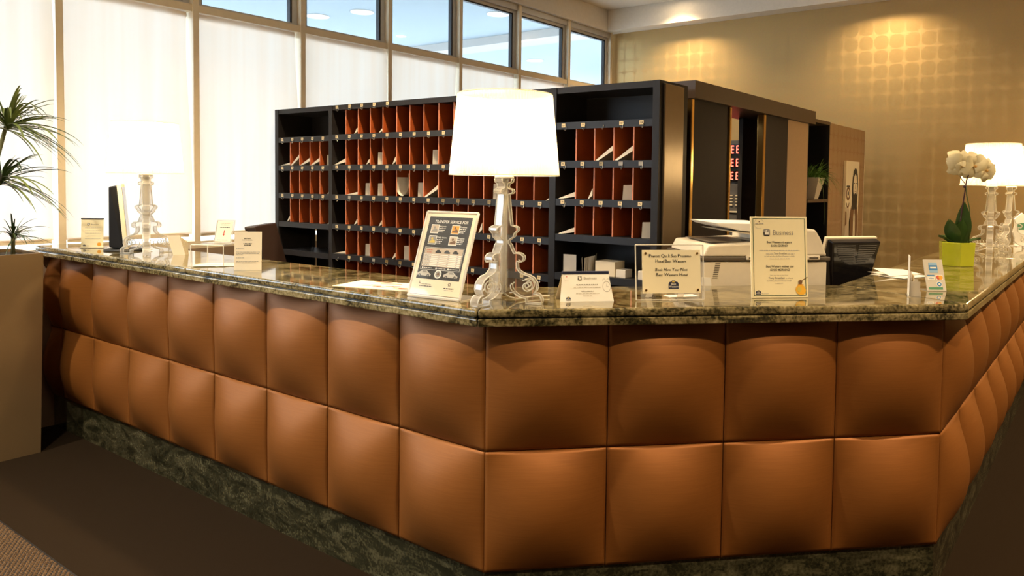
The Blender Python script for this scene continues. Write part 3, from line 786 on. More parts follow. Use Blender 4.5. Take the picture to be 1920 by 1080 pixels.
box('slot_bar', 'paper_warm', cr, -.006, .009, -.09, .40, 1.30, 1.312)

# portrait canvas
pc = thing('portrait_canvas', 'narrow sepia portrait canvas of a bearded dark-haired figure on the papered panel', 'picture', (4.985, YP-.0015, 1.06), (0, 0, 0))
PWD, PHT = .40, .70
box('canvas', 'paper_warm', pc, -PWD/2, PWD/2, -.022, -.0005, 0, PHT)
P = Print(pc, PWD, PHT, -.0225)
P.q('print_brown', [(.13, 0), (.37, 0), (.385, .10), (.39, .22), (.36, .30), (.335, .33), (.20, .33), (.16, .28), (.12, .18)], 1)
P.q('print_tan', [(0, 0), (.13, 0), (.15, .12), (.15, .22), (.10, .31), (0, .30)], 1)
P.q('print_black', [(.20, .28), (.35, .28), (.365, .40), (.37, .50), (.355, .58), (.32, .63), (.275, .645), (.23, .62), (.20, .56), (.185, .46)], 2)
P.q('paper_warm', [(.232, .40), (.325, .40), (.342, .46), (.338, .52), (.315, .575), (.275, .59), (.24, .565), (.222, .51), (.222, .45)], 3)
P.q('print_black', [(.225, .36), (.335, .36), (.335, .425), (.312, .41), (.28, .428), (.248, .41), (.224, .43)], 4)
P.rect('print_black', .237, .265, .505, .513, 4); P.rect('print_black', .295, .323, .505, .513, 4)
P.q('print_tan', [(.276, .50), (.288, .50), (.294, .455), (.270, .455)], 4)
P.rect('print_brown', .262, .302, .436, .442, 5)
P.q('paper_warm', [(.245, .02), (.31, .02), (.30, .22), (.27, .29), (.245, .22)], 3)
P.q('print_black', [(.27, .05), (.28, .05), (.285, .25), (.275, .27)], 4)
P.arc('print_brown', .075, .42, .060, .022, 0, 2*PI, 1); P.disc('print_black', .075, .42, .02, layer=2, n=12)
P.arc('print_brown', .07, .34, .045, .015, PI, 2*PI, 2); P.rect('print_black', .02, .12, .475, .488, 2)
P.q('print_brown', [(0, .14), (.05, .16), (.04, .26), (0, .27)], 2)
P.done()

# fern on the niche shelf
fp = thing('potted_fern', 'bushy green grass plant in a white tapered pot on the niche shelf', 'plant', (4.12, .290, 1.4365), (0, 0, R(8)))
MB().add([(-.06, -.07, 0), (.10, -.07, 0), (.10, .07, 0), (-.06, .07, 0), (-.13, -.11, .17), (.17, -.11, .17), (.17, .11, .17), (-.13, .11, .17), (-.115, -.095, .17), (.155, -.095, .17), (.155, .095, .17), (-.115, .095, .17), (-.115, -.095, .15), (.155, -.095, .15), (.155, .095, .15), (-.115, .095, .15)],
         [(0, 3, 2, 1), (0, 1, 5, 4), (1, 2, 6, 5), (2, 3, 7, 6), (3, 0, 4, 7), (4, 5, 9, 8), (5, 6, 10, 9), (6, 7, 11, 10), (7, 4, 8, 11), (8, 9, 13, 12), (9, 10, 14, 13), (10, 11, 15, 14), (11, 8, 12, 15)]).build('pot', 'pot_white', fp)
box('soil', 'soil', fp, -.11, .15, -.09, .09, .135, .151)
def blade(mb, p0, az, l, lift, droop, w0, k=6):
    d = Vector((math.cos(az), math.sin(az), 0)); sdir = Vector((-math.sin(az), math.cos(az), 0))
    v = []
    for i in range(k+1):
        s = i/k
        p = Vector(p0)+d*(l*s*math.cos(lift)*(1-.15*s*s))+Vector((0, 0, l*(math.sin(lift)*s-droop*s*s)))
        ww = w0*(1-s)**.6*(.6+.8*min(1, s*4)) if i < k else 0.0004
        v += [p-sdir*ww+Vector((0, 0, ww*.5)), p, p+sdir*ww+Vector((0, 0, ww*.5))]
    f = []
    for i in range(k):
        a = 3*i
        f += [(a, a+1, a+4, a+3), (a+1, a+2, a+5, a+4)]
    mb.add(v, f)
r3 = random.Random(3)
fm = MB()
for i in range(260):
    az = r3.uniform(0, 2*PI)
    az = -abs(math.atan2(math.sin(az), math.cos(az)))
    blade(fm, (r3.uniform(-.09, .13), r3.uniform(-.07, .05), .15), az, r3.uniform(.16, .36)*(1-.55*abs(math.cos(az))), r3.uniform(R(25), R(82)), r3.uniform(.35, 1.0), .005)
fm.build('foliage', 'leaf_fern', fp, smooth=True)['kind'] = 'stuff'
for i in range(7):
    fm = MB(); az = R(-20-i*14)
    blade(fm, (.10, -.06, .15), az, .30+.03*i % .1, R(70-6*i), .75+.12*i, .0022, 8); fm.build('tendril', 'leaf_fern', fp, smooth=True)
fm = MB().tube([(.0, -.10, .17), (-.01, -.125, .08), (.03, -.13, -.05), (.08, -.125, -.12), (.10, -.12, -.20)], .0022, 4).build('tendril', 'stem_green', fp)

# ------------------------------------------------------------------ signs and cards on the worktop
def easel_board(loc, rz, tilt, w_, h_, t, mat, name, label, cat, edge=None):
    e = thing(name, label, cat, loc, (tilt, 0, rz))
    box('board', mat, e, -w_/2, w_/2, -t/2, t/2, 0, h_)
    return e, Print(e, w_, h_, -t/2)
# 1 framed breakfast notice
bs = thing('breakfast_notice', 'tall yellow breakfast notice with dark border and honey jar picture', 'sign', (.853, -.697, ZC), (R(-6), 0, R(-45)))
BW, BH = .222, .302
MB().box(-BW/2, BW/2, -.004, .004, .0005, BH).build('board', 'paper_yellow', bs, bevel=.001)
MB().add([(-.03, .004, .20), (.03, .004, .20), (.045, .085, .002+.0095), (-.045, .085, .002+.0095), (-.03, .006, .205), (.03, .006, .205), (.045, .088, .003+.0095), (-.045, .088, .003+.0095)],
         [(0, 1, 2, 3), (4, 7, 6, 5), (0, 3, 7, 4), (1, 5, 6, 2), (2, 6, 7, 3), (0, 4, 5, 1)]).build('easel_leg', 'plastic_dark', bs)
P = Print(bs, BW, BH, -.0042)
P.frame('print_green', .008, BW-.008, .008, BH-.006, .0022)
P.frame('ink', .0086, BW-.0086, .0086, BH-.0066, .0012, 2)
P.arc('print_grey', .032, .276, .019, .0007, R(20), R(300), 2); P.greek('print_grey', .018, .052, .274, .0022, 56); P.disc('print_brown', .033, .283, .0022, layer=2, n=8)
P.logo_b(.062, .243, .026); P.text('print_grey', 'Business', .127, .234, .027, width=.080)
P.text('print_black', 'Best Western ti augura', .111, .203, .0120, width=.098, bold=True); P.text('print_black', 'BUON GIORNO!', .111, .190, .0120, width=.068, bold=True)
P.greek('print_lightgrey', .032, .190, .175, .0026, 51)
P.greek('print_lightgrey', .058, .086, .162, .0026, 52); P.text('print_grey', 'Tasty Breakfast', .115, .162, .010, width=.052, bold=True); P.greek('print_lightgrey', .145, .171, .162, .0026, 53)
P.text('print_grey', 'in tutti gli alberghi Best Western in Italia', .111, .153, .0064, width=.118); P.greek('print_lightgrey', .072, .150, .144, .0026, 54)
P.text('print_black', 'Best Western wishes you', .111, .113, .0120, width=.108, bold=True, shear=.12); P.text('print_black', 'GOOD MORNING!', .111, .100, .0120, width=.078, bold=True, shear=.12)
P.text('print_grey', 'Start your day at your best:', .108, .082, .0062, width=.072); P.text('print_grey', 'Tasty Breakfast', .098, .071, .010, width=.064, bold=True); P.text('print_grey', 'is offered', .148, .071, .0062, width=.028)
P.text('print_grey', 'by all Best Western Europe hotels', .108, .062, .0064, width=.096); P.greek('print_lightgrey', .093, .123, .053, .0026, 55)
P.badge(.026, .020, .020); P.text('print_grey', 'Business', .052, .015, .005, width=.026)
P.q('print_honey', [(.171, .030), (.176, .017), (.188, .011), (.202, .011), (.211, .018), (.2125, .030), (.207, .042), (.198, .047), (.184, .047), (.175, .042)], 3); P.disc('print_yellow', .186, .031, .008, .010, layer=4)
P.rect('print_orange', .180, .203, .046, .050, 3)
P.q('print_brown', [(.184, .050), (.196, .050), (.199, .060), (.192, .067), (.183, .063)], 4); P.q('print_brown', [(.194, .064), (.196, .062), (.220, .076), (.219, .078)], 4)
P.done()
# 2 clear stand with cream plate
ps = thing('acrylic_sign', 'clear acrylic stand with a screwed cream plate about booking the next hotel', 'sign', (.520, -.418, ZC), (R(-8), 0, R(-45)))
AW, AH = .252, .200
MB().box(-AW/2, AW/2, -.003, .003, .003, AH).build('acrylic_back', 'acrylic_clear', ps)
eg = MB()
for a, b in (((-AW/2, .003), (AW/2, .003)), ((AW/2, .003), (AW/2, AH)), ((AW/2, AH), (-AW/2, AH)), ((-AW/2, AH), (-AW/2, .003))):
    eg.tube([(a[0], 0, a[1]), (b[0], 0, b[1])], .0022, 6)
eg.build('polished_edge', 'acrylic_bead', ps)
for x in (-.06, .06):
    MB().add([(x-.012, .003, .07), (x+.012, .003, .07), (x+.012, .075, .0118), (x-.012, .075, .0118), (x-.012, .008, .07), (x+.012, .008, .07), (x+.012, .08, .0124), (x-.012, .08, .0124)],
             [(0, 1, 2, 3), (4, 7, 6, 5), (0, 3, 7, 4), (1, 5, 6, 2), (2, 6, 7, 3), (0, 4, 5, 1)]).build('prop_leg', 'acrylic_edge', ps)
PX0, PX1, PZ0, PZ1 = -.103, .113, .026, .181
box('cream_plate', 'paper_cream', ps, PX0, PX1, -.006, -.0032, PZ0, PZ1)
for x in (PX0+.012, PX1-.012):
    for z in (PZ0+.012, PZ1-.012):
        MB().tube([(x, -.006, z), (x, -.010, z)], .0042, 10).build('screw', 'brass', ps)
P = Print(ps, PX1-PX0, PZ1-PZ0, -.0062); cxp = (PX1-PX0)/2
class Off(Print): pass
P = Print(ps, 0, 0, -.0062)
def capline(P, txt, u, v, s, width, shear=0.):
    # small capitals: initial letters larger
    parts = []; 
    for wd in txt.split(' '): parts += [(wd[0], s, 0), (wd[1:], s*.76, .01), (' ', s*.5, 0)]
    ws = []
    for ch, sz, _ in parts:
        if ch.strip() == '': ws.append(sz*.55); continue
        v_, f_ = text_geo(ch, True); ws.append((max(p[0] for p in v_)-min(p[0] for p in v_)+.05)*sz)
    tot = sum(ws); k = width/tot; x = u-width/2
    for (ch, sz, _), wd in zip(parts, ws):
        if ch.strip(): P.text('ink', ch, x, v, sz, width=(wd-.05*sz)*k, align='L', bold=True, shear=shear)
        x += wd*k
cxp = (PX0+PX1)/2
capline(P, 'Prenoti Qui Il Suo Prossimo', cxp-.002, .155, .0160, .162); capline(P, 'Hotel Best Western', cxp, .136, .0160, .120)
capline(P, 'Book Here Your Next', cxp+.001, .106, .0160, .124, .15); capline(P, 'Best Western Hotel', cxp+.002, .0875, .0160, .122, .15)
P.badge(cxp+.006, .055, .038)
P.done()
# 3 tent card
tc_ = thing('tent_card', 'small white folded tent card with dark top bar beside the large lamp', 'card', (.330, -.176, ZC), (0, 0, R(-43)))
TW, TH = .178, .100
a = math.atan2(TH, .04)
MB().add([(-TW/2-.008, -.040, 0), (TW/2+.008, -.040, 0), (TW/2-.006, -.004, TH), (-TW/2+.006, -.004, TH), (-TW/2-.008, -.0375, 0), (TW/2+.008, -.0375, 0), (TW/2-.006, -.002, TH), (-TW/2+.006, -.002, TH)],
         [(0, 1, 2, 3), (7, 6, 5, 4), (0, 4, 5, 1), (1, 5, 6, 2), (2, 6, 7, 3), (3, 7, 4, 0)]).build('front_leaf', 'paper_white', tc_)
MB().add([(-TW/2-.008, .050, 0), (TW/2+.008, .050, 0), (TW/2-.006, .000, TH), (-TW/2+.006, .000, TH), (-TW/2-.008, .0475, 0), (TW/2+.008, .0475, 0), (TW/2-.006, -.0018, TH), (-TW/2+.006, -.0018, TH)],
         [(3, 2, 1, 0), (4, 5, 6, 7), (1, 5, 4, 0), (2, 6, 5, 1), (3, 7, 6, 2), (0, 4, 7, 3)]).build('rear_leaf', 'paper_warm', tc_)
MB().box(-TW/2+.004, TW/2-.004, -.008, .003, TH-.006, TH+.003).build('top_bar', 'navy', tc_)
pr = bpy.data.objects.new('printed_face', None); 
class TiltPrint(Print):
    def done(s, label=None):
        th = math.atan2(.036, TH)
        for k, mb in s.m.items():
            mb.v = [(x, -.040+(z/TH)*.036+y, z) for x, y, z in mb.v]
            mb.build('print', k, s.p)
P = TiltPrint(tc_, TW, TH, -.0006)
P.disc('print_red', .020, .085, .002, layer=1, n=8); P.arc('print_lightgrey', .020, .083, .012, .0006, R(20), R(300), 1)
P.logo_b(.067, .080, .0145); P.text('print_grey', 'Business', .105, .076, .011, width=.046)
P.greek('print_grey', .053, .131, .056, .003, 47); P.greek('print_lightgrey', .043, .141, .047, .0024, 48)
P.greek('print_grey', .070, .115, .034, .003, 49); P.greek('print_lightgrey', .05, .135, .0265, .002, 5); P.greek('print_lightgrey', .075, .11, .0185, .002, 6)
P.badge(.022, .010, .016)
P.arc('print_grey', .163, .050, .015, .0012, 0, 2*PI, 1, 20, 1.2); P.arc('print_grey', .155, .071, .006, .001, 0, PI, 1); P.arc('print_grey', .170, .071, .006, .001, 0, PI, 1)
P.rect('print_grey', .1625, .1635, .050, .060, 1); P.rect('print_grey', .163, .170, .0495, .0505, 1)
P.done()
bpy.data.objects.remove(pr)
# 4 transfer notice in a slanted clear holder
ts = thing('transfer_notice', 'slanted clear acrylic holder with a black transfer service leaflet', 'sign', (-.012, .238, ZC), (0, 0, R(-84)))
SW, SH = .222, .312; LEAN = R(20)
hold = bpy.data.objects.new('leaflet_holder', None)
def lean(mb):
    m = Matrix.Rotation(-LEAN, 3, 'X'); mb.v = [tuple(m @ Vector(p)+Vector((0, 0, .004))) for p in mb.v]; return mb
ho = lean(MB().box(-SW/2-.005, SW/2+.005, -.0042, -.0022, 0, SH+.006).box(-SW/2-.005, SW/2+.005, .0016, .0036, 0, SH+.006)).build('holder_sheet', 'acrylic_clear', ts)
eg = MB()
for s in (-1, 1):
    eg.tube([(s*(SW/2+.005), 0, 0), (s*(SW/2+.005), 0, SH+.006)], .0045, 6)
eg.tube([(-SW/2-.005, 0, SH+.006), (SW/2+.005, 0, SH+.006)], .0045, 6); eg.tube([(-SW/2-.005, 0, .002), (SW/2+.005, 0, .002)], .006, 6)
lean(eg).build('polished_edge', 'acrylic_bead', ts)
MB().box(-SW/2-.005, SW/2+.005, .0, .12, 0, .004).build('foot_plate', 'acrylic_edge', ts)
lf = lean(MB().box(-SW/2, SW/2, -.0016, .0012, .010, SH)).build('leaflet', 'paper_warm', ts)
class LeanPrint(Print):
    def done(s, label=None):
        for k, mb in s.m.items(): lean(mb).build('print', k, lf)
P = LeanPrint(ts, SW, SH, -.00165)
K = 'print_black'; Wt = 'print_white'
P.rect(K, .014, SW-.014, .066, .300, .3)
def T(mat, t, u, v, s, **k): P.text(mat, t, u, v, s, layer=.9, **k)
T(Wt, 'TRANSFER SERVICE FOR', .117, .276, .0155, width=.152, bold=True, shear=.1)
for (u, v, ms, cap, uc) in ((.030, .236, ('print_tan', 'print_grey'), 'Airports', .068), (.124, .236, ('print_orange', 'print_brown'), 'Events', .161), (.030, .194, ('print_grey', 'print_yellow'), 'Daily tours', .068), (.124, .194, ('print_tan', 'print_brown'), 'Shopping', .161)):
    P.rect(Wt, u, u+.036, v, v+.034, .5); P.rect(ms[0], u+.0025, u+.0335, v+.0025, v+.0315, .7)
    P.q(ms[1], [(u+.005, v+.006), (u+.031, v+.006), (u+.031, v+.013), (u+.024, v+.019), (u+.012, v+.014), (u+.005, v+.011)], .9)
    P.disc(ms[1], u+.016, v+.022, .005, layer=.9, n=8)
    T(Wt, cap, uc, v+.025, .0085, align='L', bold=True, width=.030 if cap != 'Daily tours' else .042)
    for q in range(3): P.greek(Wt, uc, uc+.030-.004*q, v+.018-.0065*q, .0024, int(u*1000+q))
P.frame(Wt, .023, SW-.022, .100, .184, .0012, .5)
P.rect('print_tan', .026, SW-.025, .1125, .181, .5)
for q, u in enumerate((.088, .128, .166)):
    P.q(K, [(u-.012, .163), (u+.013, .163), (u+.014, .168), (u+.008, .170), (u+.004, .175), (u-.006, .175), (u-.010, .170), (u-.013, .168)], .9)
P.greek('print_red', .034, .062, .172, .0018, 3); P.greek('print_red', .038, .058, .164, .0018, 4)
for q in range(7):
    v = .1145+q*.0066
    P.rect(Wt, .028, SW-.027, v, v+.0044, .7); P.greek('print_grey', .031, .060, v+.001, .0018, 20+q)
    for u in (.092, .135, .175): P.rect('print_grey', u, u+.008, v+.001, v+.0026, .9)
for u in (.030, .092, .146):
    P.rect(Wt, u, u+.006, .1035, .1095, .7); P.greek(Wt, u+.009, u+.046, .1055, .0022, int(u*999))
for u, s in ((.045, 1), (.165, -1)):
    P.q('print_lightgrey', [(u-.030, .078), (u+.030, .076), (u+.033, .083), (u+.022, .089), (u+.010, .0975), (u-.010, .0975), (u-.024, .089), (u-.031, .086)], .6)
    P.q('print_grey', [(u-.008, .089), (u+.015, .089), (u+.008, .0955), (u-.006, .0955)], .9)
    for d in (-.018, .020): P.disc(K, u+d, .078, .0058, layer=.9, n=12); P.disc('print_grey', u+d, .078, .003, layer=1.0, n=10)
P.arc(Wt, .109, .086, .016, .005, 0, 2*PI, .6); P.disc('print_grey', .109, .086, .010, layer=.8); P.q('print_brown', [(.103, .083), (.116, .083), (.112, .092), (.106, .090)], .9)
P.rect(K, .034, .0355, .047, .058, .6); P.rect(K, .031, .039, .0505, .0515, .6); P.rect(K, .038, .0395, .047, .053, .6)
P.greek(K, .042, .088, .046, .0018, 31, .9); P.greek(K, .038, .096, .038, .0034, 32, .9)
for q in range(8): P.q(K, [(.170+.0085*math.cos(q*PI/4), .052+.0085*math.sin(q*PI/4)), (.170+.004*math.cos(q*PI/4+.5), .052+.004*math.sin(q*PI/4+.5)), (.170+.004*math.cos(q*PI/4-.5), .052+.004*math.sin(q*PI/4-.5))], .6)
P.greek(K, .148, .192, .036, .0034, 33, .9); P.greek('print_grey', .152, .190, .030, .0014, 77)
P.done()
bpy.data.objects.remove(hold)
# 5 text card
tx = thing('text_card', 'plain cream information card with lines of small print near the dark chair', 'card', (.044, 1.483, ZC), (R(-3), 0, R(-47)))
box('card', 'paper_warm', tx, -.060, .060, -.0008, .0008, 0, .176)
box('stand', 'acrylic', tx, -.05, .05, .001, .05, .0025, .0055)
P = Print(tx, .12, .176, -.0009)
P.greek('print_black', .042, .074, .144, .003, 42); P.greek('print_grey', .034, .082, .137, .0026, 41)
P.greek('print_black', .040, .076, .121, .003, 43); P.greek('print_black', .043, .073, .114, .003, 44)
P.greek('print_grey', .008, .046, .097, .0026, 45)
for q in range(3): P.greek('print_grey', .008, (.112, .110, .04)[q], .082-q*.006, .0022, 50+q)
P.greek('print_grey', .008, .045, .056, .0022, 60)
for q in range(2): P.greek('print_grey', .008, (.108, .095)[q], .040-q*.006, .0022, 70+q)
P.done()
# 6 acrylic riser with small slanted sign
ri = thing('acrylic_riser', 'clear acrylic bridge riser standing on cream leaflets', 'riser', (.055, 1.775, ZC), (0, 0, R(-58)))
rs = MB(); rw, rd, rh, tk = .082, .075, .105, .004
rs.box(-rw, rw, -rd, rd, rh-tk, rh).box(-rw, -rw+tk, -rd, rd, .0035, rh-tk).box(rw-tk, rw, -rd, rd, .0035, rh-tk)
rs.build('bridge', 'acrylic_clear', ri)
eg = MB()
for y in (-rd, rd): eg.tube([(-rw+.002, y, .004), (-rw+.002, y, rh-.004), (-rw+.006, y, rh-.001), (rw-.006, y, rh-.001), (rw-.002, y, rh-.004), (rw-.002, y, .004)], .0022, 5)
eg.build('polished_edge', 'acrylic_bead', ri)
for k, (x, y, a) in enumerate(((.02, .03, .2), (.07, -.02, -.4), (-.03, .0, .8))):
    m = MB().box(-.055, .055, -.075, .075, 0, .0010).build('leaflet', 'paper_cream', None); m.location = (.055+x*.6, 1.775+y, ZC+.0003+k*.0011); m.rotation_euler = (0, 0, a)
    tag(m, 'cream leaflet lying under the clear acrylic riser', 'leaflet', 'leaflets under the riser')
ss = thing('small_sign', 'small slanted clear sign holder with a red arrow notice on the riser', 'sign', (.075, 1.745, ZC+rh+.0008), (0, 0, R(-62)))
def lean2(mb):
    m = Matrix.Rotation(R(-17), 3, 'X'); mb.v = [tuple(m @ Vector(p)+Vector((0, .0, .003))) for p in mb.v]; return mb
lean2(MB().box(-.045, .045, -.002, .002, 0, .112)).build('holder_sheet', 'acrylic_clear', ss)
eg = MB().tube([(-.045, 0, .112), (-.045, 0, 0), (.045, 0, 0), (.045, 0, .112), (-.045, 0, .112)], .0025, 5); lean2(eg).build('polished_edge', 'acrylic_bead', ss)
MB().box(-.045, .045, 0, .05, 0, .003).build('foot_plate', 'acrylic_edge', ss)
nt_ = lean2(MB().box(-.040, .040, -.0034, -.0022, .006, .106)).build('notice', 'paper_warm', ss)
class L2(Print):
    def done(s, label=None):
        for k, mb in s.m.items(): lean2(mb).build('print', k, nt_)
P = L2(ss, .08, .112, -.0035)
P.greek('print_grey', .016, .066, .094, .0022, 1); P.greek('print_grey', .020, .062, .086, .0022, 2); P.greek('print_black', .016, .066, .074, .004, 46, 1)
P.q('print_red', [(.039, .062), (.044, .062), (.0425, .040), (.0385, .040)], 1); P.q('print_red', [(.0345, .042), (.0465, .042), (.0405, .032)], 1)
P.greek('print_grey', .012, .066, .012, .002, 9); P.done()
# 7 card with black top near the planter
bc = thing('menu_card', 'cream notice card with black top clip in a clear stand near the planter', 'card', (.070, 3.135, ZC), (R(-4), 0, R(-44)))
box('card', 'paper_yellow', bc, -.060, .060, -.001, .001, .0015, .168)
box('top_clip', 'black', bc, -.061, .061, -.003, .003, .168, .175)
box('foot_plate', 'acrylic_edge', bc, -.065, .065, -.02, .045, .0015, .005)
P = Print(bc, .12, .17, -.0011); P.logo_b(.040, .140, .014); P.text('print_grey', 'Business', .074, .136, .009, width=.04)
for q in range(5): P.greek('print_lightgrey', .022, .108, .118-q*.016, .0022, 80+q)
P.badge(.018, .014, .014); P.greek('print_grey', .03, .045, .012, .002, 3); P.disc('print_orange', .098, .022, .011); P.done()
# 8 brochure and papers lying on the top
def sheet(name, label, cat, loc, rz, w_, d_, mat='paper', t=.0012, prints=()):
    e = thing(name, label, cat, loc, (0, 0, rz))
    box('paper', mat, e, -w_/2, w_/2, -d_/2, d_/2, 0, t)
    for m_, x0, x1, y0, y1 in prints:
        MB().add([(x0, y0, t+.0004), (x1, y0, t+.0004), (x1, y1, t+.0004), (x0, y1, t+.0004)], [(0, 1, 2, 3)]).build('print', m_, e)
    return e
bro = sheet('brochure', 'open cream map brochure with red print lying behind the transfer notice', 'brochure', (.115, .610, ZC), R(-75), .40, .19, 'paper_cream')
mb = MB(); t = .0017
for k in range(9):
    x = -.10+.025*k; y = -.04+.02*math.sin(k*1.7)
    mb.add([(x, y, t), (x+.032, y+.010, t), (x+.030, y+.022, t), (x-.004, y+.014, t)], [(0, 1, 2, 3)])
mb.add([(-.06, .03, t), (.03, .045, t), (.02, .055, t), (-.07, .042, t)], [(0, 1, 2, 3)])
mb.build('print', 'print_red', bro)
MB().add([(-.12, .07, t), (-.05, .07, t), (-.04, .09, t), (-.12, .09, t)], [(0, 1, 2, 3)]).build('print', 'print_brown', bro)
MB().add([(.08, -.085, t), (.19, -.085, t), (.17, -.055, t), (.10, -.05, t)], [(0, 1, 2, 3)]).build('print', 'print_grey', bro)
sheet('paper_slip', 'small white paper slip lying behind the clear acrylic booking sign', 'paper', (.650, -.395, ZC), R(-38), .12, .06, 'paper_white')
for k, (x, y, a, dz) in enumerate(((1.97, -.86, -28, 0), (1.93, -.90, -20, .0016), (2.02, -.84, -38, .0032))):
    sheet('paper_sheet', 'loose white sheet in the pile next to the card holders near the monitor', 'paper', (x, y, ZC+dz), R(a), .21, .13, 'paper_white')['group'] = 'loose sheets near the monitor'
ff = thing('folded_flyer', 'folded white flyer resting on the loose sheets, one edge lifted', 'flyer', (1.97, -.865, ZC+.0052), (0, 0, R(-25)))
MB().add([(-.12, -.05, 0), (.10, -.05, 0), (.10, .05, .012), (-.12, .05, .028), (-.12, -.05, .001), (.10, -.05, .001), (.10, .05, .013), (-.12, .05, .029)], [(3, 2, 1, 0), (4, 5, 6, 7), (0, 1, 5, 4), (1, 2, 6, 5), (2, 3, 7, 6), (3, 0, 4, 7)]).build('flap', 'paper_white', ff)
# 9 leaflet fan beside the far lamp
fa = thing('leaflet_fan', 'fanned cream leaflets standing beside the lamp by the blinds', 'leaflets', (.205, 2.42, ZC), (0, 0, R(-50)))
for k in range(6):
    an = R(-25+10*k); m = MB(); 
    m.add([(-.01, -.03+k*.008, 0), (.055, -.03+k*.008, 0), (.055+.07*math.sin(an)*.4-.02, -.03+k*.008, .105-.006*k), (-.01+.07*math.sin(an)*.4-.02, -.03+k*.008, .105-.006*k),
           (-.01, -.028+k*.008, 0), (.055, -.028+k*.008, 0), (.055+.07*math.sin(an)*.4-.02, -.028+k*.008, .105-.006*k), (-.01+.07*math.sin(an)*.4-.02, -.028+k*.008, .105-.006*k)],
          [(0, 1, 2, 3), (7, 6, 5, 4), (0, 4, 5, 1), (1, 5, 6, 2), (2, 6, 7, 3), (3, 7, 4, 0)])
    m.build('leaflet', 'paper_cream' if k % 2 else 'paper_warm', fa)
# 10 card holders at the corner
ch = thing('card_holder', 'clear acrylic business card holder with a card seen edge-on at the worktop corner', 'card holder', (1.262, -1.075, ZC), (0, 0, R(16)))
hb = MB().box(-.045, .045, -.022, .025, 0, .004).box(-.045, .045, .012, .016, .004, .095).box(-.045, .045, -.022, -.018, .004, .022).box(-.045, -.041, -.018, .012, .004, .06).box(.041, .045, -.018, .012, .004, .06)
hb.build('holder', 'acrylic_edge', ch)
box('card', 'paper_warm', ch, -.035, .035, .002, .006, .0045, .082); box('print', 'print_black', ch, -.02, .02, -.0002, .0018, .02, .06)
box('tall_card', 'paper_white', ch, -.04, .04, .018, .0195, .0002, .155)
cd = thing('credit_card_stand', 'small slanted stand with blue and red credit card stickers', 'sign', (1.470, -1.120, ZC), (0, 0, R(-52)))
cd.scale = (.86, .86, .86)
lz = MB().box(-.045, .045, -.003, .003, 0, .150)
mrot = Matrix.Rotation(R(-20), 3, 'X'); lz.v = [tuple(mrot @ Vector(p)+Vector((0, 0, .002))) for p in lz.v]; pl = lz.build('panel', 'print_lightgrey', cd)
MB().box(-.045, .045, -.004, .07, 0, .003).build('foot_plate', 'acrylic_edge', cd)
class L3(Print):
    def done(s, label=None):
        for k, mb in s.m.items():
            mb.v = [tuple(mrot @ Vector(p)+Vector((0, 0, .002))) for p in mb.v]; mb.build('print', k, pl)
P = L3(cd, .09, .15, -.0031)
P.rect('print_sky', .022, .062, .085, .135); P.rect('print_blue', .022, .062, .098, .122, 2); P.rect('print_white', .027, .057, .106, .113, 3)
P.rect('print_white', .008, .042, .050, .075); P.rect('print_blue', .008, .042, .068, .075, 2); P.text('print_blue', 'VISA', .025, .055, .011, width=.026, bold=True, layer=2)
P.rect('print_white', .048, .082, .050, .075); P.disc('print_red', .060, .0625, .010, layer=2); P.disc('print_orange', .071, .0625, .010, layer=3)
P.disc('print_white', .060, .030, .014); P.disc('print_blue', .060, .030, .011, layer=2); P.disc('print_white', .060, .030, .005, layer=3)
P.rect('print_green', .008, .075, .004, .016); P.done()
# 11 small things past the far lamp
sg = thing('ornate_card_stand', 'white scalloped card stand with green print beyond the farther lamp', 'card stand', (4.62, -1.13, ZC), (0, 0, R(-40)))
MB().prism_y([(-.06, 0), (.06, 0), (.055, .05), (.075, .10), (.060, .15), (.065, .20), (.03, .225), (0, .245), (-.03, .225), (-.065, .20), (-.060, .15), (-.075, .10), (-.055, .05)], -.006, .006).build('panel', 'paper_white', sg)
MB().add([(-.04, -.0065, .12), (.04, -.0065, .12), (.04, -.0065, .17), (-.04, -.0065, .17)], [(0, 1, 2, 3)]).build('print', 'print_green', sg)
box('foot', 'white_plastic', sg, -.06, .06, -.03, .04, 0, .006)
sheet('newspaper', 'folded newspaper lying beside the farther lamp', 'paper', (4.62, -.95, ZC), R(20), .24, .17, 'paper_white', .002, (('print_grey', -.10, .10, -.07, -.02), ('print_brown', -.10, -.02, 0, .07)))
for o in list(C.objects):
    pass

# ------------------------------------------------------------------ printer
pr = thing('printer', 'cream multifunction printer with raised paper tray behind the worktop', 'printer', (1.2166+.18, -.50+.18, .8405), (0, 0, R(-45)))
# local: x to the right along the counter, -y towards the lobby; front face at y=-.2546
fy = -.2546; bw = .285
MB().prism_y([(-bw, .18), (-bw+.02, .02), (-bw+.10, 0), (bw-.08, 0), (bw-.01, .10), (bw, .20), (bw, .375), (-bw, .375)], fy+.015, .22).build('body', 'plastic_grey', pr, bevel=.010)
MB().prism_y([(-bw+.01, .20), (bw-.006, .20), (bw-.006, .372), (-bw+.01, .372)], fy, fy+.016).build('front_cover', 'plastic_cream', pr, bevel=.006)
MB().prism_y([(-bw+.03, .175), (bw-.05, .155), (bw-.04, .198), (-bw+.02, .198)], fy+.004, fy+.02).build('lower_cover', 'plastic_cream', pr, bevel=.004)
box('dark_band', 'plastic_dark', pr, -bw-.004, bw+.006, fy-.008, .225, .376, .392, bevel=.004)
MB().prism_y([(-bw+.006, .393), (.02, .393), (.02, .455), (-bw+.03, .440)], fy+.0, .20).build('scanner_lid', 'plastic_cream', pr, bevel=.008)
box('lid_glass', 'plastic_dark', pr, -bw+.06, -.02, fy+.06, .14, .448, .4525)
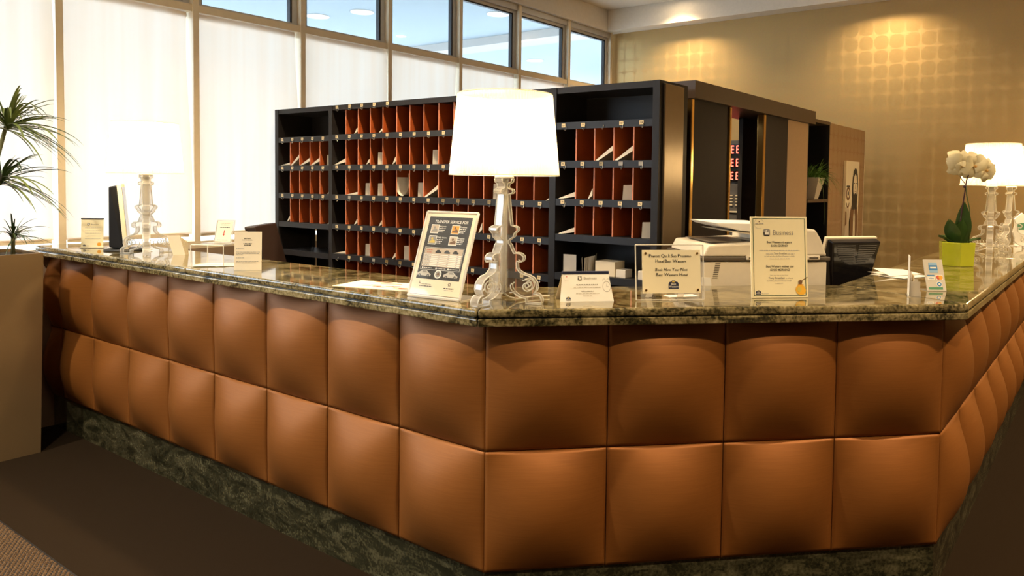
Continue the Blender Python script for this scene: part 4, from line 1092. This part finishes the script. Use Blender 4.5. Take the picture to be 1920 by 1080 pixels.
MB().prism_y([(.021, .393), (bw+.002, .393), (bw-.03, .47), (bw-.055, .508), (.05, .522), (.021, .50)], fy+.01, .19).build('document_feeder', 'plastic_cream', pr, bevel=.010)
MB().prism_y([(-.215, .534), (-.19, .520), (-.10, .500), (.06, .486), (.06, .530)], fy+.04, .12).build('paper_tray', 'paper_white', pr, bevel=.004)
MB().prism_y([(-.16, .498), (.05, .470), (.05, .484), (-.15, .500)], fy+.05, .11).build('tray_support', 'plastic_cream', pr)
for k in range(9): box('vent_slot', 'plastic_dark', pr, -.235+(.0015*k), -.213+(.0015*k), fy-.0012, fy+.001, .302+k*.0075, .305+k*.0075)
MB().prism_y([(-.281, .272), (-.236, .262), (-.244, .305), (-.281, .308)], fy-.0015, fy+.001).build('rating_label', 'paper_white', pr)
for x in (-.075, .195):
    box('lid_latch', 'plastic_cream', pr, x-.015, x+.045, fy-.014, fy+.002, .380, .398, bevel=.003); box('latch_slot', 'plastic_dark', pr, x-.005, x+.035, fy-.0155, fy-.0145, .385, .392)
for x in (-.075, .21): MB().tube([(x, fy-.002, .255), (x, fy+.002, .255)], .006, 10).build('fixing_screw', 'plastic_dark', pr)
box('output_slot', 'black', pr, -.05, .19, fy-.001, fy+.001, .205, .232)

# ------------------------------------------------------------------ monitors
def monitor(name, label, loc, rz, tilt, w_, h_, zlo, back_mat='black_gloss', rim='paper_warm', vents=True, stand=.25):
    t = thing(name, label, 'monitor', loc, (0, 0, rz))
    mr = Matrix.Rotation(tilt, 3, 'X')
    def tl(mb):
        mb.v = [tuple(mr @ Vector(p)+Vector((0, 0, zlo))) for p in mb.v]; return mb
    # local -y is the back of the casing
    sh = MB(); hw = w_/2
    fr = [(-hw, 0, 0), (hw, 0, 0), (hw, 0, h_), (-hw, 0, h_)]; bk = [(-hw*.72, -.075, h_*.05), (hw*.62, -.075, h_*.05), (hw*.97, -.040, h_*.985), (-hw*.97, -.040, h_*.985)]
    sh.add(fr+bk, [(0, 3, 2, 1), (4, 5, 6, 7), (0, 1, 5, 4), (1, 2, 6, 5), (2, 3, 7, 6), (3, 0, 4, 7)])
    cs = tl(sh).build('rear_casing', back_mat, t, bevel=.006)
    tl(MB().box(-hw-.004, hw+.004, 0, .022, -.004, h_+.006)).build('bezel', rim, t, bevel=.004)
    tl(MB().box(-hw+.012, hw-.012, .0221, .0235, .012, h_-.012)).build('screen', 'black_gloss', t)
    if vents:
        v = MB()
        for k in range(9):
            z = h_*.93-k*.0105; half = hw*.80*math.sqrt(max(0, 1-(k/9.5)**2))
            yb = -.040-(1-z/h_)*.035/.94-.0012
            for a, b in ((-half, -.010), (.010, half)):
                v.add([(a, yb-.001, z-.0024), (b, yb-.001, z-.0024), (b, yb-.001, z+.0024), (a, yb-.001, z+.0024)], [(0, 1, 2, 3)])
        tl(v).build('vent_grille', 'led_case', cs)
    MB().tube([(0, -.03, .012), (0, -.035, zlo+h_*.35)], .020, 10).build('stand_neck', back_mat, t, smooth=True)
    MB().lathe([(.11, 0), (.11, .008), (.08, .014), (.03, .016)], 24).build('stand_base', back_mat, t, smooth=True)
    return t
monitor('monitor', 'black backed monitor with vent slots tilted beside the printer', (2.046, -.573, .8405), R(-34), R(16), .300, .300, .150)
mo = monitor('monitor', 'slim dark monitor seen edge-on beside the lamp by the blinds', (.135, 2.865, ZC), R(240), R(5), .17, .36, .012, 'black', 'paper_warm', False)

# ------------------------------------------------------------------ chair
cc = thing('office_chair', 'dark brown office chair with reclined padded back behind the worktop', 'chair', (.98, 2.18, 0), (0, 0, R(-50)))
# local +x is where the sitter faces
MB().prism_y([(-.24, .46), (.24, .45), (.24, .50), (-.22, .52)], -.24, .24).build('seat', 'chair_brown', cc, bevel=.02)
def backpoly(): return [(-.20, .56), (-.155, .55), (-.335, 1.225), (-.345, 1.262), (-.41, 1.258), (-.405, 1.235), (-.375, 1.225)]
MB().prism_y(backpoly(), -.20, .20).build('backrest', 'chair_brown', cc, bevel=.008)
MB().tube([(-.10, 0, .46), (-.21, 0, .50), (-.225, 0, .62)], .02, 8).build('back_bracket', 'black', cc)
MB().tube([(0, 0, .09), (0, 0, .455)], .028, 12).build('gas_column', 'black', cc)
for k in range(5):
    a = 2*PI*k/5+.3; x, y = math.cos(a), math.sin(a)
    l = MB().tube([(.02*x, .02*y, .10), (.28*x, .28*y, .065)], [.022, .016], 8).build('base_spoke', 'black', cc)
    MB().ball((.28*x, .28*y, .028), .0275, 10).build('castor', 'black', l)

# ------------------------------------------------------------------ planter and dracaena
pl = thing('potted_dracaena', 'tall dracaena plant with narrow arching leaves in a square bronze planter', 'plant', (-.42, 3.272, 0), (0, 0, 0))
a, b, h = .19, .212, 1.112
def ringbox(h0, h1, s0, s1):
    return [(-s0, -s0, h0), (s0, -s0, h0), (s0, s0, h0), (-s0, s0, h0), (-s1, -s1, h1), (s1, -s1, h1), (s1, s1, h1), (-s1, s1, h1)]
i2 = b-.014
v = ringbox(0, h, a, b)+[(-i2, -i2, h), (i2, -i2, h), (i2, i2, h), (-i2, i2, h), (-i2, -i2, h-.05), (i2, -i2, h-.05), (i2, i2, h-.05), (-i2, i2, h-.05)]
MB().add(v, [(0, 3, 2, 1), (0, 1, 5, 4), (1, 2, 6, 5), (2, 3, 7, 6), (3, 0, 4, 7), (4, 5, 9, 8), (5, 6, 10, 9), (6, 7, 11, 10), (7, 4, 8, 11), (8, 9, 13, 12), (9, 10, 14, 13), (10, 11, 15, 14), (11, 8, 12, 15), (12, 13, 14, 15)]).build('planter_box', 'planter_metal', pl)
box('soil', 'soil', pl, -i2+.001, i2-.001, -i2+.001, i2-.001, h-.049, h-.018)
heads = [((.115, -.02, 1.83), [(.03, .05, h-.03), (.05, .03, 1.5), (.115, -.02, 1.83)]), ((.075, -.03, 1.53), [(-.04, .0, h-.03), (.02, .0, 1.3), (.075, -.03, 1.53)]), ((.130, -.03, 1.215), [(.128, -.028, h-.03), (.130, -.03, 1.215)])]
leafm = []
for k in range(6):
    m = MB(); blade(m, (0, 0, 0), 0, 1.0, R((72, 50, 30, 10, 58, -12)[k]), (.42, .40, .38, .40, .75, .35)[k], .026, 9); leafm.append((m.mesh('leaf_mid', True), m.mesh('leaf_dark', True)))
r5 = random.Random(11)
for hi, (hd, tr) in enumerate(heads):
    MB().tube(tr, [.014, .012, .010][:len(tr)] if len(tr) > 2 else [.012, .010], 8).build('trunk', 'trunk', pl, smooth=True)
    n = (76, 56, 40)[hi]; ln = (.44, .42, .22)[hi]
    for k in range(n):
        az = r5.uniform(0, 2*PI)
        if math.sin(az) > .6: az -= PI/1.5     # keep clear of the window behind
        L = ln*r5.uniform(.65, 1.1)*(.6 if math.sin(az) > .1 else 1)
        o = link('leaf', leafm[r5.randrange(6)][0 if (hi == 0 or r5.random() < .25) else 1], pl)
        o.location = (hd[0], hd[1], hd[2]-r5.uniform(0, .05)); o.rotation_euler = (0, 0, az); o.scale = (L, L*r5.uniform(.7, 1.0), L)

# ------------------------------------------------------------------ orchid
oc = thing('potted_orchid', 'white moth orchid in a faceted lime green glazed pot on the worktop', 'plant', (2.680, -1.005, ZC), (0, 0, R(20)))
k8 = 6
def ng(r, z, ph=0): return [(r*math.cos(2*PI*i/k8+ph), r*math.sin(2*PI*i/k8+ph), z) for i in range(k8)]
pv = ng(.087, 0)+ng(.093, .128)+ng(.086, .128)+ng(.083, .110)
pf = [tuple(range(k8-1, -1, -1))]+[(r*k8+i, r*k8+(i+1) % k8, (r+1)*k8+(i+1) % k8, (r+1)*k8+i) for r in range(3) for i in range(k8)]
MB().add(pv, pf).build('pot', 'pot_green', oc, bevel=.003)
MB().lathe([(.080, .100), (.080, .112)], 6).build('soil', 'soil', oc)
def orchid_leaf(az, L, wdt, lift, droop, off=0.):
    m = MB(); v = []; k = 10
    d = Vector((math.cos(az), math.sin(az), 0)); s = Vector((-math.sin(az), math.cos(az), 0))
    for i in range(k+1):
        t = i/k; p = Vector((.28, -.96, 0))*off+d*(L*t*math.cos(lift))+Vector((0, 0, .108+L*(math.sin(lift)*t-droop*t*t)))
        w_ = wdt*math.sin(PI*min(1, .12+.88*t)**.9)*(1 if t < .98 else .3)+.002
        for q in (-1, -.5, 0, .5, 1): v.append(p+s*(w_*q)+Vector((0, 0, .012*abs(q)**1.5)))
    f = [(i*5+j, i*5+j+1, (i+1)*5+j+1, (i+1)*5+j) for i in range(k) for j in range(4)]
    m.add(v, f).build('leaf', 'leaf_orchid', oc, smooth=True)
# local azimuths: camera lies towards (-.75,-.66) in the world
for az, L, wd, lf_, dr, of in ((R(168), .235, .038, R(87), .02, .030), (R(140), .165, .044, R(66), .10, -.012), (R(195), .15, .036, R(80), .10, .012), (R(105), .10, .026, R(45), .25, -.03), (R(285), .11, .024, R(30), .20, .03), (R(60), .13, .04, R(45), .4, 0)):
    orchid_leaf(az, L, wd, lf_, dr, of)
iv = Matrix.Rotation(R(-20), 3, 'Z')
def wl(p): return iv @ (Vector(p)-Vector((2.680, -1.005, ZC)))
st = [wl(p) for p in ((2.668, -1.012, 1.22), (2.672, -1.015, 1.32), (2.682, -1.022, 1.42), (2.690, -1.032, 1.52), (2.694, -1.036, 1.575), (2.70, -1.045, 1.61), (2.705, -1.04, 1.63))]
MB().tube(st, .0035, 6).build('flower_stem', 'stem_purple', oc, smooth=True)
MB().tube([wl(p) for p in ((2.700, -1.058, 1.22), (2.702, -1.06, 1.35), (2.700, -1.055, 1.43), (2.694, -1.04, 1.50), (2.690, -1.036, 1.55))], .0030, 6).build('support_stick', 'stem_green', oc, smooth=True)
MB().ball(tuple(wl((2.688, -1.03, 1.545))), .009, 8).build('bud', 'stem_purple', oc, smooth=True)
MB().tube([wl(p) for p in ((2.690, -1.032, 1.56), (2.672, -1.015, 1.585), (2.665, -1.01, 1.60))], .0022, 5).build('flower_stem', 'stem_purple', oc)
def flower(pw, face, sz, tilt):
    p = wl(pw)
    hold = MB()
    fdir = (iv @ Vector(face)).normalized(); upv = Vector((0, 0, 1)); rt = fdir.cross(upv).normalized(); up2 = rt.cross(fdir)
    first = None
    for k, (an, l, wd) in enumerate(((90, 1, .62), (18, 1.05, .85), (162, 1.05, .85), (-50, .95, .6), (230, .95, .6))):
        an = R(an+tilt); dr = rt*math.cos(an)+up2*math.sin(an); sd = -rt*math.sin(an)+up2*math.cos(an)
        v = []; n = 7
        for i in range(n+1):
            t = i/n; c_ = p+dr*(sz*l*t)+fdir*(.018*math.sin(t*PI*.9)+(.004 if k in (1, 2) else 0)-.02*t*t)
            ww = sz*wd*.74*math.sin(PI*min(.985, .08+.90*t))**.7
            for q in (-1, -.5, 0, .5, 1): v.append(c_+sd*(ww*q)-fdir*(.008*q*q))
        f = [(i*5+j, i*5+j+1, (i+1)*5+j+1, (i+1)*5+j) for i in range(n) for j in range(4)]
        o = MB().add(v, f).build('flower' if first is None else 'petal', 'petal', oc if first is None else first, smooth=True)
        if first is None: first = o
    MB().ball(tuple(p+fdir*.016), .008, 8).build('flower_lip', 'petal_heart', first, smooth=True)
flower((2.676, -1.010, 1.660), (-.70, -.50, -.25), .078, 10)
flower((2.715, -1.065, 1.655), (-.75, -.62, -.10), .080, -10)
flower((2.750, -1.115, 1.632), (-.72, -.68, -.15), .070, 25)
flower((2.668, -.995, 1.690), (-.5, -.4, .3), .060, 40)

# ------------------------------------------------------------------ woven mat
dm_ = thing('door_mat', 'coarse woven brown mat lying on the dark carpet', 'mat', (0, 0, 0))
box('backing', 'black', dm_, -2.6, -.685, -1.2, 3.0, .0005, .004)
nu = MB(); 
nv = []; r9 = random.Random(2)
y = .95
row = 0
while y < 2.60:
    x = -1.02+(.010 if row % 2 else 0)
    while x < -.692:
        hx, hy, hz = .0068, .0050, .007+r9.uniform(-.001, .001)
        nu.add([(x-hx, y-hy, .004), (x+hx, y-hy, .004), (x+hx, y+hy, .004), (x-hx, y+hy, .004), (x-hx*.5, y-hy*.4, .004+hz), (x+hx*.5, y-hy*.4, .004+hz), (x+hx*.5, y+hy*.4, .004+hz), (x-hx*.5, y+hy*.4, .004+hz)],
               [(4, 5, 6, 7), (0, 1, 5, 4), (1, 2, 6, 5), (2, 3, 7, 6), (3, 0, 4, 7)])
        x += .020
    y += .0155; row += 1
o = nu.build('woven_loops', 'mat_weave', dm_); o['kind'] = 'stuff'
